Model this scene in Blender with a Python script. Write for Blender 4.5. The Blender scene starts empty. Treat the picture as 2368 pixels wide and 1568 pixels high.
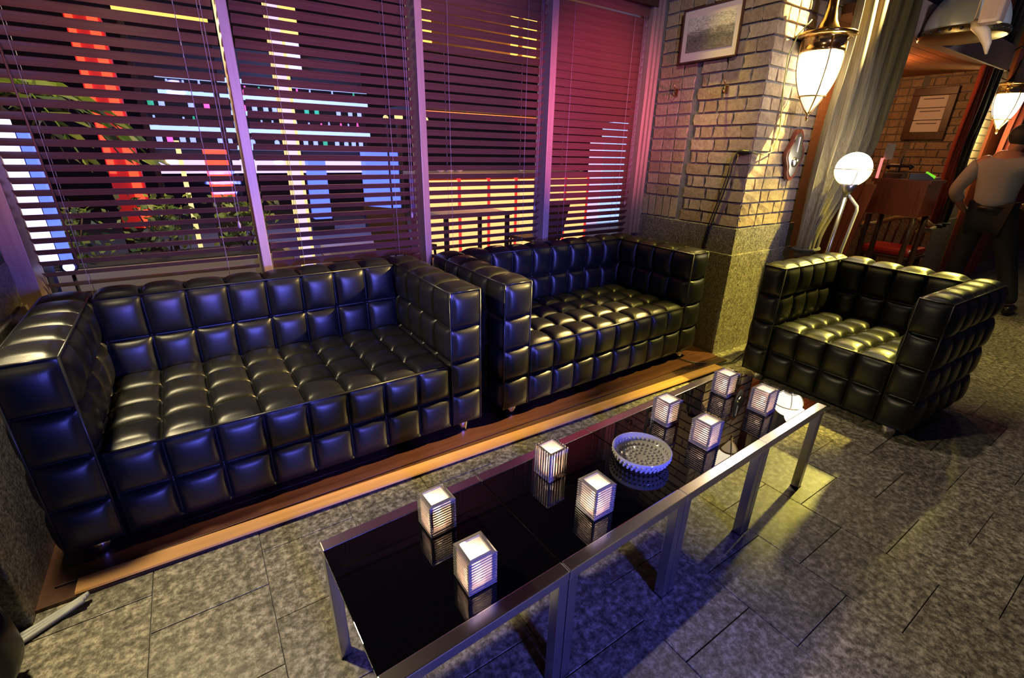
import bpy, bmesh, math, random
from mathutils import Vector, Matrix
from math import sin, cos, pi, radians

random.seed(7)
scene = bpy.context.scene
COL = scene.collection

# ------------------------------------------------------------------ camera
FPX, HC = 1072.69, 1.38                      # focal length in px of the 2368x1568 frame, camera height
AZ, PITCH, ROLL = radians(34.039), radians(22.116), radians(1.2843)
fwd = Vector((sin(AZ) * cos(PITCH), cos(AZ) * cos(PITCH), -sin(PITCH)))
rgt = Vector((cos(AZ), -sin(AZ), 0))
upv = rgt.cross(fwd)
R2 = rgt * cos(ROLL) + upv * sin(ROLL)
U2 = upv * cos(ROLL) - rgt * sin(ROLL)
CAM = Vector((0, 0, HC))
cam_data = bpy.data.cameras.new('camera')
cam_data.sensor_width = 36.0
cam_data.lens = FPX / 2368 * 36.0
cam_data.clip_start = 0.02
cam_data.clip_end = 200
cam = bpy.data.objects.new('camera', cam_data)
COL.objects.link(cam)
cam.matrix_world = Matrix(((R2.x, U2.x, -fwd.x, CAM.x), (R2.y, U2.y, -fwd.y, CAM.y), (R2.z, U2.z, -fwd.z, CAM.z), (0, 0, 0, 1)))
scene.camera = cam


def pray(x, y):
    return R2 * ((x - 1184) / FPX) - U2 * ((y - 784) / FPX) + fwd


def at_z(x, y, z):
    d = pray(x, y); return CAM + d * ((z - HC) / d.z)


def at_y(x, y, Y):
    d = pray(x, y); return CAM + d * (Y / d.y)


def at_x(x, y, X):
    d = pray(x, y); return CAM + d * (X / d.x)


# ------------------------------------------------------------------ world, exposure
w = bpy.data.worlds.new('night'); scene.world = w; w.use_nodes = True
w.node_tree.nodes['Background'].inputs[0].default_value = (0.30, 0.26, 0.62, 1)
w.node_tree.nodes['Background'].inputs[1].default_value = 0.045
vs = scene.view_settings
vs.view_transform = 'Standard'; vs.look = 'None'; vs.gamma = 1.0; vs.exposure = 0.45; vs.use_curve_mapping = False
cy = scene.cycles
cy.use_denoising = True
cy.max_bounces = 7; cy.diffuse_bounces = 3; cy.glossy_bounces = 4; cy.transmission_bounces = 6; cy.transparent_max_bounces = 24
cy.sample_clamp_indirect = 4.0; cy.caustics_reflective = False; cy.caustics_refractive = False; cy.blur_glossy = 0.6


# ------------------------------------------------------------------ lights of the room and added spots
def spot(name, loc, target, power, color, angle, blend=0.5, radius=0.04):
    d = bpy.data.lights.new(name, 'SPOT'); d.energy = power; d.color = color
    d.spot_size = radians(angle); d.spot_blend = blend; d.shadow_soft_size = radius
    o = bpy.data.objects.new(name, d); COL.objects.link(o); o.location = loc
    o.rotation_euler = (Vector(target) - Vector(loc)).to_track_quat('-Z', 'Y').to_euler()
    return o


def point(name, loc, power, color, radius=0.05):
    d = bpy.data.lights.new(name, 'POINT'); d.energy = power; d.color = color; d.shadow_soft_size = radius
    o = bpy.data.objects.new(name, d); COL.objects.link(o); o.location = loc
    return o


YEL = (1.0, 0.80, 0.20); WARM = (1.0, 0.84, 0.52); BLUE = (0.13, 0.14, 1.0); VIO = (0.29, 0.24, 1.0); PINK = (1.0, 0.16, 0.30)
spot('ceiling_spot_yellow', (4.00, 0.75, 2.90), (3.16, 1.45, 0.3), 820, (1.0, 0.80, 0.12), 38, 0.6, 0.04)
spot('ceiling_spot_corner', (4.50, 1.15, 2.86), (3.02, 1.80, 1.78), 3200, (1.0, 0.70, 0.22), 30, 0.5, 0.03)
spot('ceiling_spot_sofa_right', (2.80, 2.22, 2.90), (2.60, 1.85, 0), 130, (1.0, 0.78, 0.10), 44, 0.8, 0.03)
spot('pillar_lamp_left', (-0.54, 1.92, 1.90), (0.2, 1.15, 0), 130, (1.0, 0.82, 0.44), 105, 0.6, 0.07)
spot('ceiling_spot_floor_right', (2.4, 1.25, 2.90), (2.2, 0.0, 0), 62, (1.0, 0.82, 0.66), 74, 0.9, 0.03)
spot('added_armchair_spot', (6.6, 1.25, 2.85), (3.45, 1.08, 0.62), 1100, (1.0, 0.84, 0.16), 17, 0.7, 0.08)  # added, stands in for the far lantern's yellow gloss on the armchair
spot('stage_light_blue', (0.45, -2.9, 0.85), (0.9, 2.3, 0.70), 1150, BLUE, 40, 0.8, 0.22)
spot('stage_light_violet', (0.1, -2.2, 2.00), (1.3, 2.7, 1.9), 450, VIO, 48, 0.9, 0.10)
spot('stage_light_pink', (2.1, -1.2, 1.20), (2.52, 2.7, 1.60), 1100, PINK, 23, 0.9, 0.05)
spot('added_slat_spot', (1.0, -1.2, 1.20), (1.2, 2.7, 1.60), 430, (1.0, 0.36, 0.26), 30, 0.9, 0.05)  # added low down to warm and redden the slats
spot('added_slat_spot_left', (-0.1, -1.2, 1.20), (-0.1, 2.7, 1.55), 270, (1.0, 0.42, 0.32), 28, 0.9, 0.05)  # added likewise for the slats of the left bays
spot('stage_light_lilac', (1.5, -1.6, 2.3), (3.45, 1.80, 1.5), 230, (0.62, 0.54, 1.0), 26, 0.8, 0.08)
spot('added_hood_spot', (2.6, -0.9, 1.9), (4.72, 1.42, 2.35), 120, (0.85, 0.86, 1.0), 15, 0.7, 0.05)  # added only to brighten the metal hood
spot('added_floor_spot', (5.2, 0.60, 2.90), (5.1, 0.65, 0), 150, (1.0, 0.82, 0.22), 58, 0.9, 0.03)  # added to lift the far floor and the man's shirt
spot('ceiling_spot_pillar', (1.7, 0.9, 2.90), (3.0, 2.25, 1.85), 66, (1.0, 0.80, 0.60), 42, 0.9, 0.05)


# ------------------------------------------------------------------ material helpers
MATS = {}


def new_mat(name):
    m = bpy.data.materials.new(name); m.use_nodes = True
    MATS[name] = m
    nt = m.node_tree
    return m, nt, nt.nodes['Principled BSDF'], nt.nodes, nt.links


def simple(name, col, rough=0.5, metal=0.0, emit=None, es=0.0, **kw):
    m, nt, b, N, L = new_mat(name)
    b.inputs['Base Color'].default_value = (*col, 1)
    b.inputs['Roughness'].default_value = rough
    b.inputs['Metallic'].default_value = metal
    if emit:
        b.inputs['Emission Color'].default_value = (*emit, 1); b.inputs['Emission Strength'].default_value = es
    for k, v in kw.items():
        b.inputs[k].default_value = v
    return m


def ramp(N, L, src, stops):
    r = N.new('ShaderNodeValToRGB'); L.new(src, r.inputs[0])
    e = r.color_ramp.elements
    e[0].position, e[0].color = stops[0][0], (*stops[0][1], 1)
    e[1].position, e[1].color = stops[1][0], (*stops[1][1], 1)
    for p, c in stops[2:]:
        n = e.new(p); n.color = (*c, 1)
    return r.outputs[0]


def noise(N, L, scale, detail=4, rough=0.6, coord='Object', sc3=None):
    t = N.new('ShaderNodeTexCoord'); n = N.new('ShaderNodeTexNoise')
    n.inputs['Scale'].default_value = scale; n.inputs['Detail'].default_value = detail; n.inputs['Roughness'].default_value = rough
    if sc3:
        mp = N.new('ShaderNodeMapping'); mp.inputs['Scale'].default_value = sc3
        L.new(t.outputs[coord], mp.inputs[0]); L.new(mp.outputs[0], n.inputs['Vector'])
    else:
        L.new(t.outputs[coord], n.inputs['Vector'])
    return n.outputs['Fac']


def bump(N, L, b, src, strength, dist=0.01):
    bp = N.new('ShaderNodeBump'); bp.inputs['Strength'].default_value = strength; bp.inputs['Distance'].default_value = dist
    L.new(src, bp.inputs['Height']); L.new(bp.outputs[0], b.inputs['Normal'])


def world_noise(N, L, scale, detail=4, rough=0.6):
    g = N.new('ShaderNodeNewGeometry'); n = N.new('ShaderNodeTexNoise')
    n.inputs['Scale'].default_value = scale; n.inputs['Detail'].default_value = detail; n.inputs['Roughness'].default_value = rough
    L.new(g.outputs['Position'], n.inputs['Vector'])
    return n.outputs['Fac']


def mixcol(N, L, fac, a, c, mode='MULTIPLY'):
    mx = N.new('ShaderNodeMix'); mx.data_type = 'RGBA'; mx.blend_type = mode
    if isinstance(fac, float): mx.inputs[0].default_value = fac
    else: L.new(fac, mx.inputs[0])
    for i, v in ((6, a), (7, c)):
        if isinstance(v, tuple): mx.inputs[i].default_value = (*v, 1)
        else: L.new(v, mx.inputs[i])
    return mx.outputs[2]


def mat_granite(name, dark, mid, light, rough=0.35, scale=85, vary=0.25):
    m, nt, b, N, L = new_mat(name)
    c1 = ramp(N, L, world_noise(N, L, scale, 5, 0.75), [(0.36, dark), (0.62, light), (0.49, mid)])
    c2 = ramp(N, L, world_noise(N, L, scale * 0.35, 3, 0.6), [(0.35, (0.62, 0.62, 0.62)), (0.65, (1, 1, 1))])
    c = mixcol(N, L, 1.0, c1, c2)
    oi = N.new('ShaderNodeObjectInfo')
    c3 = ramp(N, L, oi.outputs['Random'], [(0.0, (1 - vary,) * 3), (1.0, (1, 1, 1))])
    L.new(mixcol(N, L, 1.0, c, c3), b.inputs['Base Color'])
    b.inputs['Roughness'].default_value = rough
    return m


mat_granite('floor_granite', (0.060, 0.052, 0.042), (0.21, 0.19, 0.145), (0.50, 0.46, 0.37), 0.45, 42)
mat_granite('pillar_granite', (0.05, 0.047, 0.046), (0.22, 0.20, 0.175), (0.42, 0.39, 0.34), 0.30, 95, 0.05)


def mat_brick(name, c_lo, c_hi):
    m, nt, b, N, L = new_mat(name)
    oi = N.new('ShaderNodeObjectInfo')
    base = ramp(N, L, oi.outputs['Random'], [(0.0, c_lo), (1.0, c_hi)])
    wn = world_noise(N, L, 38, 5, 0.7)
    c = mixcol(N, L, 1.0, base, ramp(N, L, wn, [(0.3, (0.62, 0.58, 0.52)), (0.7, (1.05, 1.02, 1.0))]))
    L.new(c, b.inputs['Base Color']); b.inputs['Roughness'].default_value = 0.85
    bump(N, L, b, world_noise(N, L, 70, 6, 0.75), 0.7, 0.01)
    return m


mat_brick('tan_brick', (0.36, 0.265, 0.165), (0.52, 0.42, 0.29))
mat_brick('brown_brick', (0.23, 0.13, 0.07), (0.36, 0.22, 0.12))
m, nt, b, N, L = new_mat('mortar')
L.new(ramp(N, L, world_noise(N, L, 60, 5, 0.7), [(0.3, (0.12, 0.115, 0.11)), (0.7, (0.22, 0.21, 0.205))]), b.inputs['Base Color'])
b.inputs['Roughness'].default_value = 0.95

# leather: fine grain, broad highlight
m, nt, b, N, L = new_mat('black_leather')
b.inputs['Base Color'].default_value = (0.007, 0.007, 0.008, 1)
b.inputs['Roughness'].default_value = 0.36
b.inputs['Specular IOR Level'].default_value = 0.43
bump(N, L, b, noise(N, L, 420, 3, 0.6), 0.12, 0.002)
simple('leather_piping', (0.012, 0.012, 0.013), 0.32)
simple('chrome', (0.82, 0.80, 0.82), 0.20, 1.0)
simple('steel_satin', (0.50, 0.49, 0.50), 0.28, 1.0)
simple('brass', (0.86, 0.56, 0.22), 0.16, 1.0)
simple('old_brass', (0.42, 0.30, 0.14), 0.35, 1.0)
simple('black_glass', (0.002, 0.002, 0.003), 0.012, 0.0, IOR=1.62)
simple('black_plastic', (0.012, 0.012, 0.013), 0.4)
simple('cord_grey', (0.30, 0.27, 0.33), 0.7)
simple('cable_dark', (0.02, 0.02, 0.025), 0.5)
simple('cable_green', (0.42, 0.46, 0.10), 0.5)
simple('cable_grey', (0.36, 0.37, 0.38), 0.5)


def mat_wood(name, c0, c1, rough=0.4, sc3=(2, 40, 40), coat=0.0):
    m, nt, b, N, L = new_mat(name)
    f = noise(N, L, 1.6, 6, 0.65, 'Object', sc3)
    L.new(ramp(N, L, f, [(0.3, c0), (0.72, c1)]), b.inputs['Base Color'])
    b.inputs['Roughness'].default_value = rough; b.inputs['Coat Weight'].default_value = coat
    bump(N, L, b, f, 0.12, 0.004)
    return m


mat_wood('slat_wood', (0.085, 0.038, 0.032), (0.14, 0.066, 0.052), 0.42)
mat_wood('frame_wood', (0.25, 0.165, 0.14), (0.37, 0.25, 0.215), 0.40, (40, 40, 2))
mat_wood('platform_wood', (0.045, 0.016, 0.014), (0.09, 0.034, 0.024), 0.33, (1.5, 24, 24), 0.2)
mat_wood('edge_wood', (0.42, 0.21, 0.085), (0.60, 0.33, 0.14), 0.33, (1.5, 24, 24), 0.2)
mat_wood('red_wood', (0.22, 0.045, 0.02), (0.36, 0.085, 0.035), 0.35, (24, 24, 2), 0.2)
mat_wood('dark_wood', (0.045, 0.018, 0.012), (0.09, 0.04, 0.025), 0.4, (24, 24, 2))
mat_wood('mahogany', (0.10, 0.022, 0.015), (0.20, 0.05, 0.03), 0.25, (24, 24, 3), 0.4)
mat_wood('weathered_post', (0.20, 0.16, 0.085), (0.36, 0.30, 0.17), 0.6, (30, 30, 2))
mat_wood('ceiling_wood', (0.24, 0.085, 0.035), (0.36, 0.15, 0.06), 0.55, (3, 24, 24))

# crystal of the candle holders: rough transmission with a little body
m, nt, b, N, L = new_mat('pressed_glass')
b.inputs['Base Color'].default_value = (1.0, 0.94, 0.93, 1); b.inputs['Roughness'].default_value = 0.05
b.inputs['Transmission Weight'].default_value = 0.86; b.inputs['IOR'].default_value = 1.46
m, nt, b, N, L = new_mat('crystal')
b.inputs['Base Color'].default_value = (0.93, 0.91, 0.98, 1); b.inputs['Roughness'].default_value = 0.12
b.inputs['Transmission Weight'].default_value = 0.60; b.inputs['IOR'].default_value = 1.5
m = bpy.data.materials.new('added_liner'); m.use_nodes = True; MATS['added_liner'] = m  # liner added to the holders so candlelight spreads and brightens their walls
N = m.node_tree.nodes; L = m.node_tree.links; N.remove(N['Principled BSDF'])
tl_ = N.new('ShaderNodeBsdfTranslucent'); tl_.inputs[0].default_value = (1.0, 0.93, 0.90, 1)
df_ = N.new('ShaderNodeBsdfDiffuse'); df_.inputs[0].default_value = (1.0, 0.93, 0.90, 1)
tp_ = N.new('ShaderNodeBsdfTransparent'); m1 = N.new('ShaderNodeMixShader'); m2 = N.new('ShaderNodeMixShader')
m1.inputs[0].default_value = 0.35; m2.inputs[0].default_value = 0.42
L.new(tl_.outputs[0], m1.inputs[1]); L.new(df_.outputs[0], m1.inputs[2]); L.new(m1.outputs[0], m2.inputs[1]); L.new(tp_.outputs[0], m2.inputs[2])
L.new(m2.outputs[0], N['Material Output'].inputs[0])
simple('candle_wax', (0.9, 0.8, 0.7), 0.6, 0, (1.0, 0.62, 0.40), 2.2)  # emission puts the candlelit glow into the wax
simple('flame', (1, 0.8, 0.5), 0.6, 0, (1.0, 0.72, 0.42), 160)
simple('lantern_glass', (1.0, 0.95, 0.85), 0.35, 0, (1.0, 0.86, 0.60), 6.0)
simple('lantern_glass_tip', (1.0, 0.85, 0.6), 0.35, 0, (1.0, 0.72, 0.36), 1.5)
simple('globe_glass', (1.0, 0.97, 0.9), 0.35, 0, (1.0, 0.88, 0.66), 7.0)


def mat_pane(name):
    m = bpy.data.materials.new(name); m.use_nodes = True; MATS[name] = m
    nt = m.node_tree; N = nt.nodes; L = nt.links
    N.remove(N['Principled BSDF'])
    tr = N.new('ShaderNodeBsdfTransparent'); gl = N.new('ShaderNodeBsdfGlossy'); gl.inputs['Roughness'].default_value = 0.02
    fr = N.new('ShaderNodeFresnel'); fr.inputs[0].default_value = 1.12
    mx = N.new('ShaderNodeMixShader')
    L.new(fr.outputs[0], mx.inputs[0]); L.new(tr.outputs[0], mx.inputs[1]); L.new(gl.outputs[0], mx.inputs[2])
    L.new(mx.outputs[0], N['Material Output'].inputs[0])


mat_pane('window_glass')


# ------------------------------------------------------------------ mesh helpers
class MB:
    def __init__(s):
        s.v = []; s.f = []; s.sm = []; s.mi = []

    def add(s, vs_, fs, smooth=False, mi=0):
        o = len(s.v); s.v += [tuple(p) for p in vs_]
        for f in fs:
            s.f.append([o + i for i in f]); s.sm.append(smooth); s.mi.append(mi)
        return s

    def box(s, x0, x1, y0, y1, z0, z1, mi=0, bev=0.0):
        if bev > 0:
            bm = bmesh.new(); bmesh.ops.create_cube(bm, size=1)
            for q in bm.verts:
                q.co = Vector(((x0 + x1) / 2 + q.co.x * (x1 - x0), (y0 + y1) / 2 + q.co.y * (y1 - y0), (z0 + z1) / 2 + q.co.z * (z1 - z0)))
            bmesh.ops.bevel(bm, geom=bm.edges[:], offset=bev, segments=2, affect='EDGES', profile=0.6)
            bm.verts.index_update()
            s.add([q.co[:] for q in bm.verts], [[q.index for q in f.verts] for f in bm.faces], False, mi); bm.free()
            return s
        s.add([(x0, y0, z0), (x1, y0, z0), (x1, y1, z0), (x0, y1, z0), (x0, y0, z1), (x1, y0, z1), (x1, y1, z1), (x0, y1, z1)],
              [(0, 3, 2, 1), (4, 5, 6, 7), (0, 1, 5, 4), (1, 2, 6, 5), (2, 3, 7, 6), (3, 0, 4, 7)], False, mi)
        return s

    def tube(s, pts, r, n=8, cap=True, mi=0):
        pts = [Vector(p) for p in pts]; rs = r if isinstance(r, (list, tuple)) else [r] * len(pts)
        vs_, fs = [], []
        t0 = (pts[1] - pts[0]).normalized()
        a = t0.orthogonal().normalized()
        for i, p in enumerate(pts):
            t = (pts[min(i + 1, len(pts) - 1)] - pts[max(i - 1, 0)])
            t = t.normalized() if t.length > 1e-9 else t0
            a = (a - t * a.dot(t)).normalized(); bb = t.cross(a)
            for k in range(n):
                an = 2 * pi * k / n
                vs_.append(p + (a * cos(an) + bb * sin(an)) * rs[i])
        for i in range(len(pts) - 1):
            for k in range(n):
                fs.append((i * n + k, i * n + (k + 1) % n, (i + 1) * n + (k + 1) % n, (i + 1) * n + k))
        if cap:
            fs.append(tuple(range(n))[::-1]); fs.append(tuple((len(pts) - 1) * n + k for k in range(n)))
        return s.add(vs_, fs, True, mi)

    def lathe(s, prof, c=(0, 0, 0), n=24, mi=0, axis='Z'):
        vs_, fs = [], []
        for (r, z) in prof:
            for k in range(n):
                an = 2 * pi * k / n
                if axis == 'Z': vs_.append((c[0] + r * cos(an), c[1] + r * sin(an), c[2] + z))
                elif axis == 'Y': vs_.append((c[0] + r * cos(an), c[1] - z, c[2] + r * sin(an)))
                else: vs_.append((c[0] + z, c[1] + r * cos(an), c[2] + r * sin(an)))
        for i in range(len(prof) - 1):
            for k in range(n):
                fs.append((i * n + k, i * n + (k + 1) % n, (i + 1) * n + (k + 1) % n, (i + 1) * n + k))
        if prof[0][0] > 1e-6: fs.append(tuple(range(n))[::-1])
        if prof[-1][0] > 1e-6: fs.append(tuple((len(prof) - 1) * n + k for k in range(n)))
        return s.add(vs_, fs, True, mi)

    def sphere(s, c, r, n=16, m_=10, sz=1.0, mi=0):
        return s.lathe([(max(1e-5, r * sin(pi * i / m_)), -r * cos(pi * i / m_) * sz) for i in range(m_ + 1)], c, n, mi)

    def prism(s, poly, off, mi=0):
        off = Vector(off); n = len(poly); P = [Vector(p) for p in poly]
        fs = [tuple(range(n))[::-1], tuple(range(n, 2 * n))] + [(i, (i + 1) % n, n + (i + 1) % n, n + i) for i in range(n)]
        return s.add(P + [p + off for p in P], fs, False, mi)

    def mesh(s, name, mats, merge=False):
        me = bpy.data.meshes.new(name); me.from_pydata(s.v, [], s.f)
        me.polygons.foreach_set('use_smooth', s.sm); me.polygons.foreach_set('material_index', s.mi)
        for mm in ([mats] if isinstance(mats, str) else mats): me.materials.append(MATS[mm])
        bm = bmesh.new(); bm.from_mesh(me)
        if merge: bmesh.ops.remove_doubles(bm, verts=bm.verts, dist=1e-5)
        bmesh.ops.recalc_face_normals(bm, faces=bm.faces); bm.to_mesh(me); bm.free(); me.update()
        return me

    def build(s, name, mats, parent=None, merge=False, loc=None, rot=None):
        o = bpy.data.objects.new(name, s.mesh(name, mats, merge)); COL.objects.link(o)
        if parent: o.parent = parent
        if loc is not None: o.location = loc
        if rot is not None: o.rotation_euler = rot
        return o


def inst(name, me, parent=None, loc=(0, 0, 0), rot=(0, 0, 0), scale=(1, 1, 1)):
    o = bpy.data.objects.new(name, me); COL.objects.link(o)
    if parent: o.parent = parent
    o.location = loc; o.rotation_euler = rot; o.scale = scale
    return o


def tag(o, label, cat, group=None):
    o['label'] = label; o['category'] = cat
    if group: o['group'] = group
    return o


def thing(name, label, cat, loc=(0, 0, 0), rz=0.0, group=None):
    o = bpy.data.objects.new(name, None); COL.objects.link(o); o.empty_display_size = 0.1
    o.location = loc; o.rotation_euler = (0, 0, rz)
    return tag(o, label, cat, group)


def struct(o):
    o['kind'] = 'structure'; return o


def copy_tree(o, parent=None):
    kids = list(o.children)
    c = o.copy(); COL.objects.link(c); c.parent = parent
    for ch in kids: copy_tree(ch, c)
    return c


# ================================================================== THE SETTING
# floor of staggered granite slabs
fb = struct(MB().box(-2.2, 13, -3, 2.74, -0.06, -0.006).build('floor', 'mortar'))
TX, TY = 0.3265, 0.3135
tile_me = MB().box(-TX / 2 + 0.0014, TX / 2 - 0.0014, -TY / 2 + 0.0014, TY / 2 - 0.0014, -0.02, 0.0, 0, 0.0012).mesh('tile', 'floor_granite')
n_t = 0
for i in range(-4, 30):
    xc = -0.03 + (i + 0.5) * TX
    offy = [0.30, 0.455][i % 2]
    for j in range(-4, 6):
        yc = offy + (j + 0.5) * TY
        if yc > 2.0 or yc < -0.75 or (xc < 2.9 and yc > 1.85): continue
        # keep only slabs whose middle lies in view
        v = Vector((xc, yc, 0)) - CAM; dz = v.dot(fwd)
        if dz < 0.15: continue
        sx, sy = 1184 + FPX * v.dot(R2) / dz, 784 - FPX * v.dot(U2) / dz
        if not (-330 < sx < 2700 and -100 < sy < 1900): continue
        inst('tile', tile_me, fb, (xc, yc, random.uniform(-0.0012, 0.0008))); n_t += 1
rest = MB()
for i in range(6, 42):
    for j in range(6, 9):
        xc = -0.03 + (i + 0.5) * TX; yc = [0.30, 0.455][i % 2] + (j - 0.5) * TY
        if xc > 3.9: rest.box(xc - TX / 2 + .002, xc + TX / 2 - .002, yc - TY / 2 + .002, yc + TY / 2 - .002, -0.02, 0)
ro = rest.build('far_tiles', 'floor_granite', fb); ro['kind'] = 'stuff'

# ceiling
struct(MB().box(-2.2, 4.2, -3, 2.74, 3.0, 3.1).build('ceiling', 'dark_wood'))

# wooden platform under the sofas: boards and a lighter edge
plat = struct(MB().box(-0.66, 3.0, 1.665, 2.70, -0.005, 0.012).build('floor_platform', 'dark_wood'))
nb = 8
for k in range(nb):
    y0 = 1.735 + k * 0.12
    a = MB().box(-0.62, 2.99, y0 + 0.001, y0 + 0.119, 0.010, 0.020, 0, 0.0015).build('plank', 'platform_wood', plat)
ed = MB()
ed.prism([(-0.56, 1.700, 0.0), (-0.56, 1.668, 0.016), (-0.56, 1.672, 0.0215), (-0.56, 1.737, 0.0215), (-0.56, 1.737, 0.0)][::-1], (3.40, -0.08, 0))
ed.build('edge_board', 'edge_wood', plat)


# ------------------------------------------------------------------ brickwork
def jitter_brick(nm, mat, seed):
    rnd = random.Random(seed)
    bm = bmesh.new(); bmesh.ops.create_cube(bm, size=1)
    bmesh.ops.subdivide_edges(bm, edges=bm.edges[:], cuts=1, use_grid_fill=True)
    for q in bm.verts:
        q.co.x += rnd.uniform(-0.012, 0.012); q.co.z += rnd.uniform(-0.03, 0.03); q.co.y += rnd.uniform(-0.05, 0.05)
    me = bpy.data.meshes.new(nm); bm.to_mesh(me); bm.free(); me.materials.append(MATS[mat])
    return me


BR = {mt: [jitter_brick('brick', mt, s) for s in range(4)] for mt in ('tan_brick', 'brown_brick')}


def brick(parent, mt, c, size):
    return inst('brick', random.choice(BR[mt]), parent, c, (0, 0, 0), size)


GZ = 0.922                      # top of the granite plinth
CZ = 0.0795                     # brick course
def brick_pillar(name, x0, mt, zmax, side_y=True):
    """Square pillar: granite plinth in two steps, coursed brick above; x0 is the edge of its plinth."""
    D = x0 - 3.0
    pr = struct(MB().box(x0, x0 + 0.78, 1.785, 2.80, 0, 0.745, 0, 0.004).box(x0 + 0.012, x0 + 0.77, 1.797, 2.80, 0.74, GZ, 0, 0.004).build(name, 'pillar_granite'))
    MB().box(x0 + 0.034, x0 + 0.74, 1.814, 2.80, GZ - 0.01, 3.0).build('brick_core', 'mortar', pr)
    PX, PY = x0 + 0.022, 1.802
    BH = CZ - 0.014
    for r in range(21):
        z = GZ + 0.004 + (r + 0.5) * CZ
        if z > zmax: break
        y = PY
        seq = [0.105, 0.205, 0.098, 0.045] if r % 2 else [0.18, 0.105, 0.19]
        for Ls in seq:                       # face towards the sofa
            brick(pr, mt, (PX + 0.03, y + Ls / 2, z), (0.06, Ls - 0.012, BH)); y += Ls
        if r >= 2:
            y = 2.315
            for Ls in (0.105, 0.105, 0.10):
                brick(pr, mt, (PX + 0.034, y + Ls / 2, z), (0.06, Ls - (0.004 if Ls < .104 else 0.010), BH)); y += Ls
        x = PX                               # face towards the room
        for Ls in ([0.105, 0.10, 0.20, 0.10, 0.20] if r % 2 else [0.205, 0.10, 0.20, 0.20]):
            Ls = min(Ls, x0 + 0.76 - x)
            if Ls < 0.03: break
            brick(pr, mt, (x + Ls / 2, PY + 0.03, z), (Ls - 0.012, 0.06, BH)); x += Ls
    for k in range(5):
        brick(pr, mt, (PX + 0.034, 2.345 + k * 0.07, GZ + 0.004 + CZ), (0.06, 0.058, 2 * CZ - 0.016))
    return pr


brick_pillar('wall_pillar_right', 3.0, 'tan_brick', 2.62)
brick_pillar('wall_pillar_far', 6.88, 'tan_brick', 2.3)

# left pillar, mostly outside the frame
pl = struct(MB().box(-1.5, -0.655, 1.62, 2.80, 0, 0.745, 0, 0.004).box(-1.5, -0.667, 1.632, 2.80, 0.74, GZ, 0, 0.004).box(-1.5, -0.68, 1.645, 2.80, GZ, 3.0).build('wall_pillar_left', 'pillar_granite'))

# window wall: parapet, sill, frame, mullions, header
WY = 2.70
struct(MB().box(-0.66, 3.03, 2.70, 2.86, 0.0, 0.64).build('wall_window', 'mortar'))
struct(MB().box(-0.66, 3.03, 2.672, 2.90, 0.635, 0.665, 0, 0.004).build('trim_1', 'frame_wood'))
MULL = [(0.245, 0.288), (1.149, 1.190), (2.050, 2.100)]
for k, (a, c) in enumerate(MULL):
    struct(MB().box(a, c, 2.672, 2.80, 0.66, 2.62, 0, 0.003).build('trim_%d' % (k + 2), 'frame_wood'))
struct(MB().box(-0.672, -0.60, 2.655, 2.80, 0.70, 2.62, 0, 0.003).build('trim_5', 'frame_wood'))
rf = MB().box(2.935, 2.965, 2.672, 2.80, 0.66, 2.62, 0, 0.003).box(2.965, 2.992, 2.655, 2.80, 0.77, 2.62, 0, 0.006).box(2.992, 3.022, 2.640, 2.80, 0.77, 2.62, 0, 0.006)
struct(rf.build('trim_6', 'frame_wood'))
struct(MB().box(-0.66, 3.03, 2.66, 2.84, 2.325, 3.0, 0, 0.004).build('trim_7', 'dark_wood'))
panels = [(-0.60, 0.245), (0.288, 1.149), (1.190, 2.050), (2.100, 2.935)]
for k, (a, c) in enumerate(panels):
    wo = struct(MB().box(a, c, 2.775, 2.781, 0.665, 2.33).build('window_%d' % (k + 1), 'window_glass'))

# ------------------------------------------------------------------ wooden venetian blinds
PITCH_S = 0.0480
slat_w = 0.050


def slat_mesh(wd):
    b_ = MB(); n = 5; prof = []
    for i in range(n):
        t = i / (n - 1) - 0.5
        prof.append((t * slat_w, 0.0012 * (1 - 4 * t * t)))
    poly = [(-wd / 2, y, z) for y, z in prof] + [(-wd / 2, y, z - 0.0026) for y, z in prof[::-1]]
    return b_.prism(poly, (wd, 0, 0)).mesh('slat', 'slat_wood')


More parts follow.
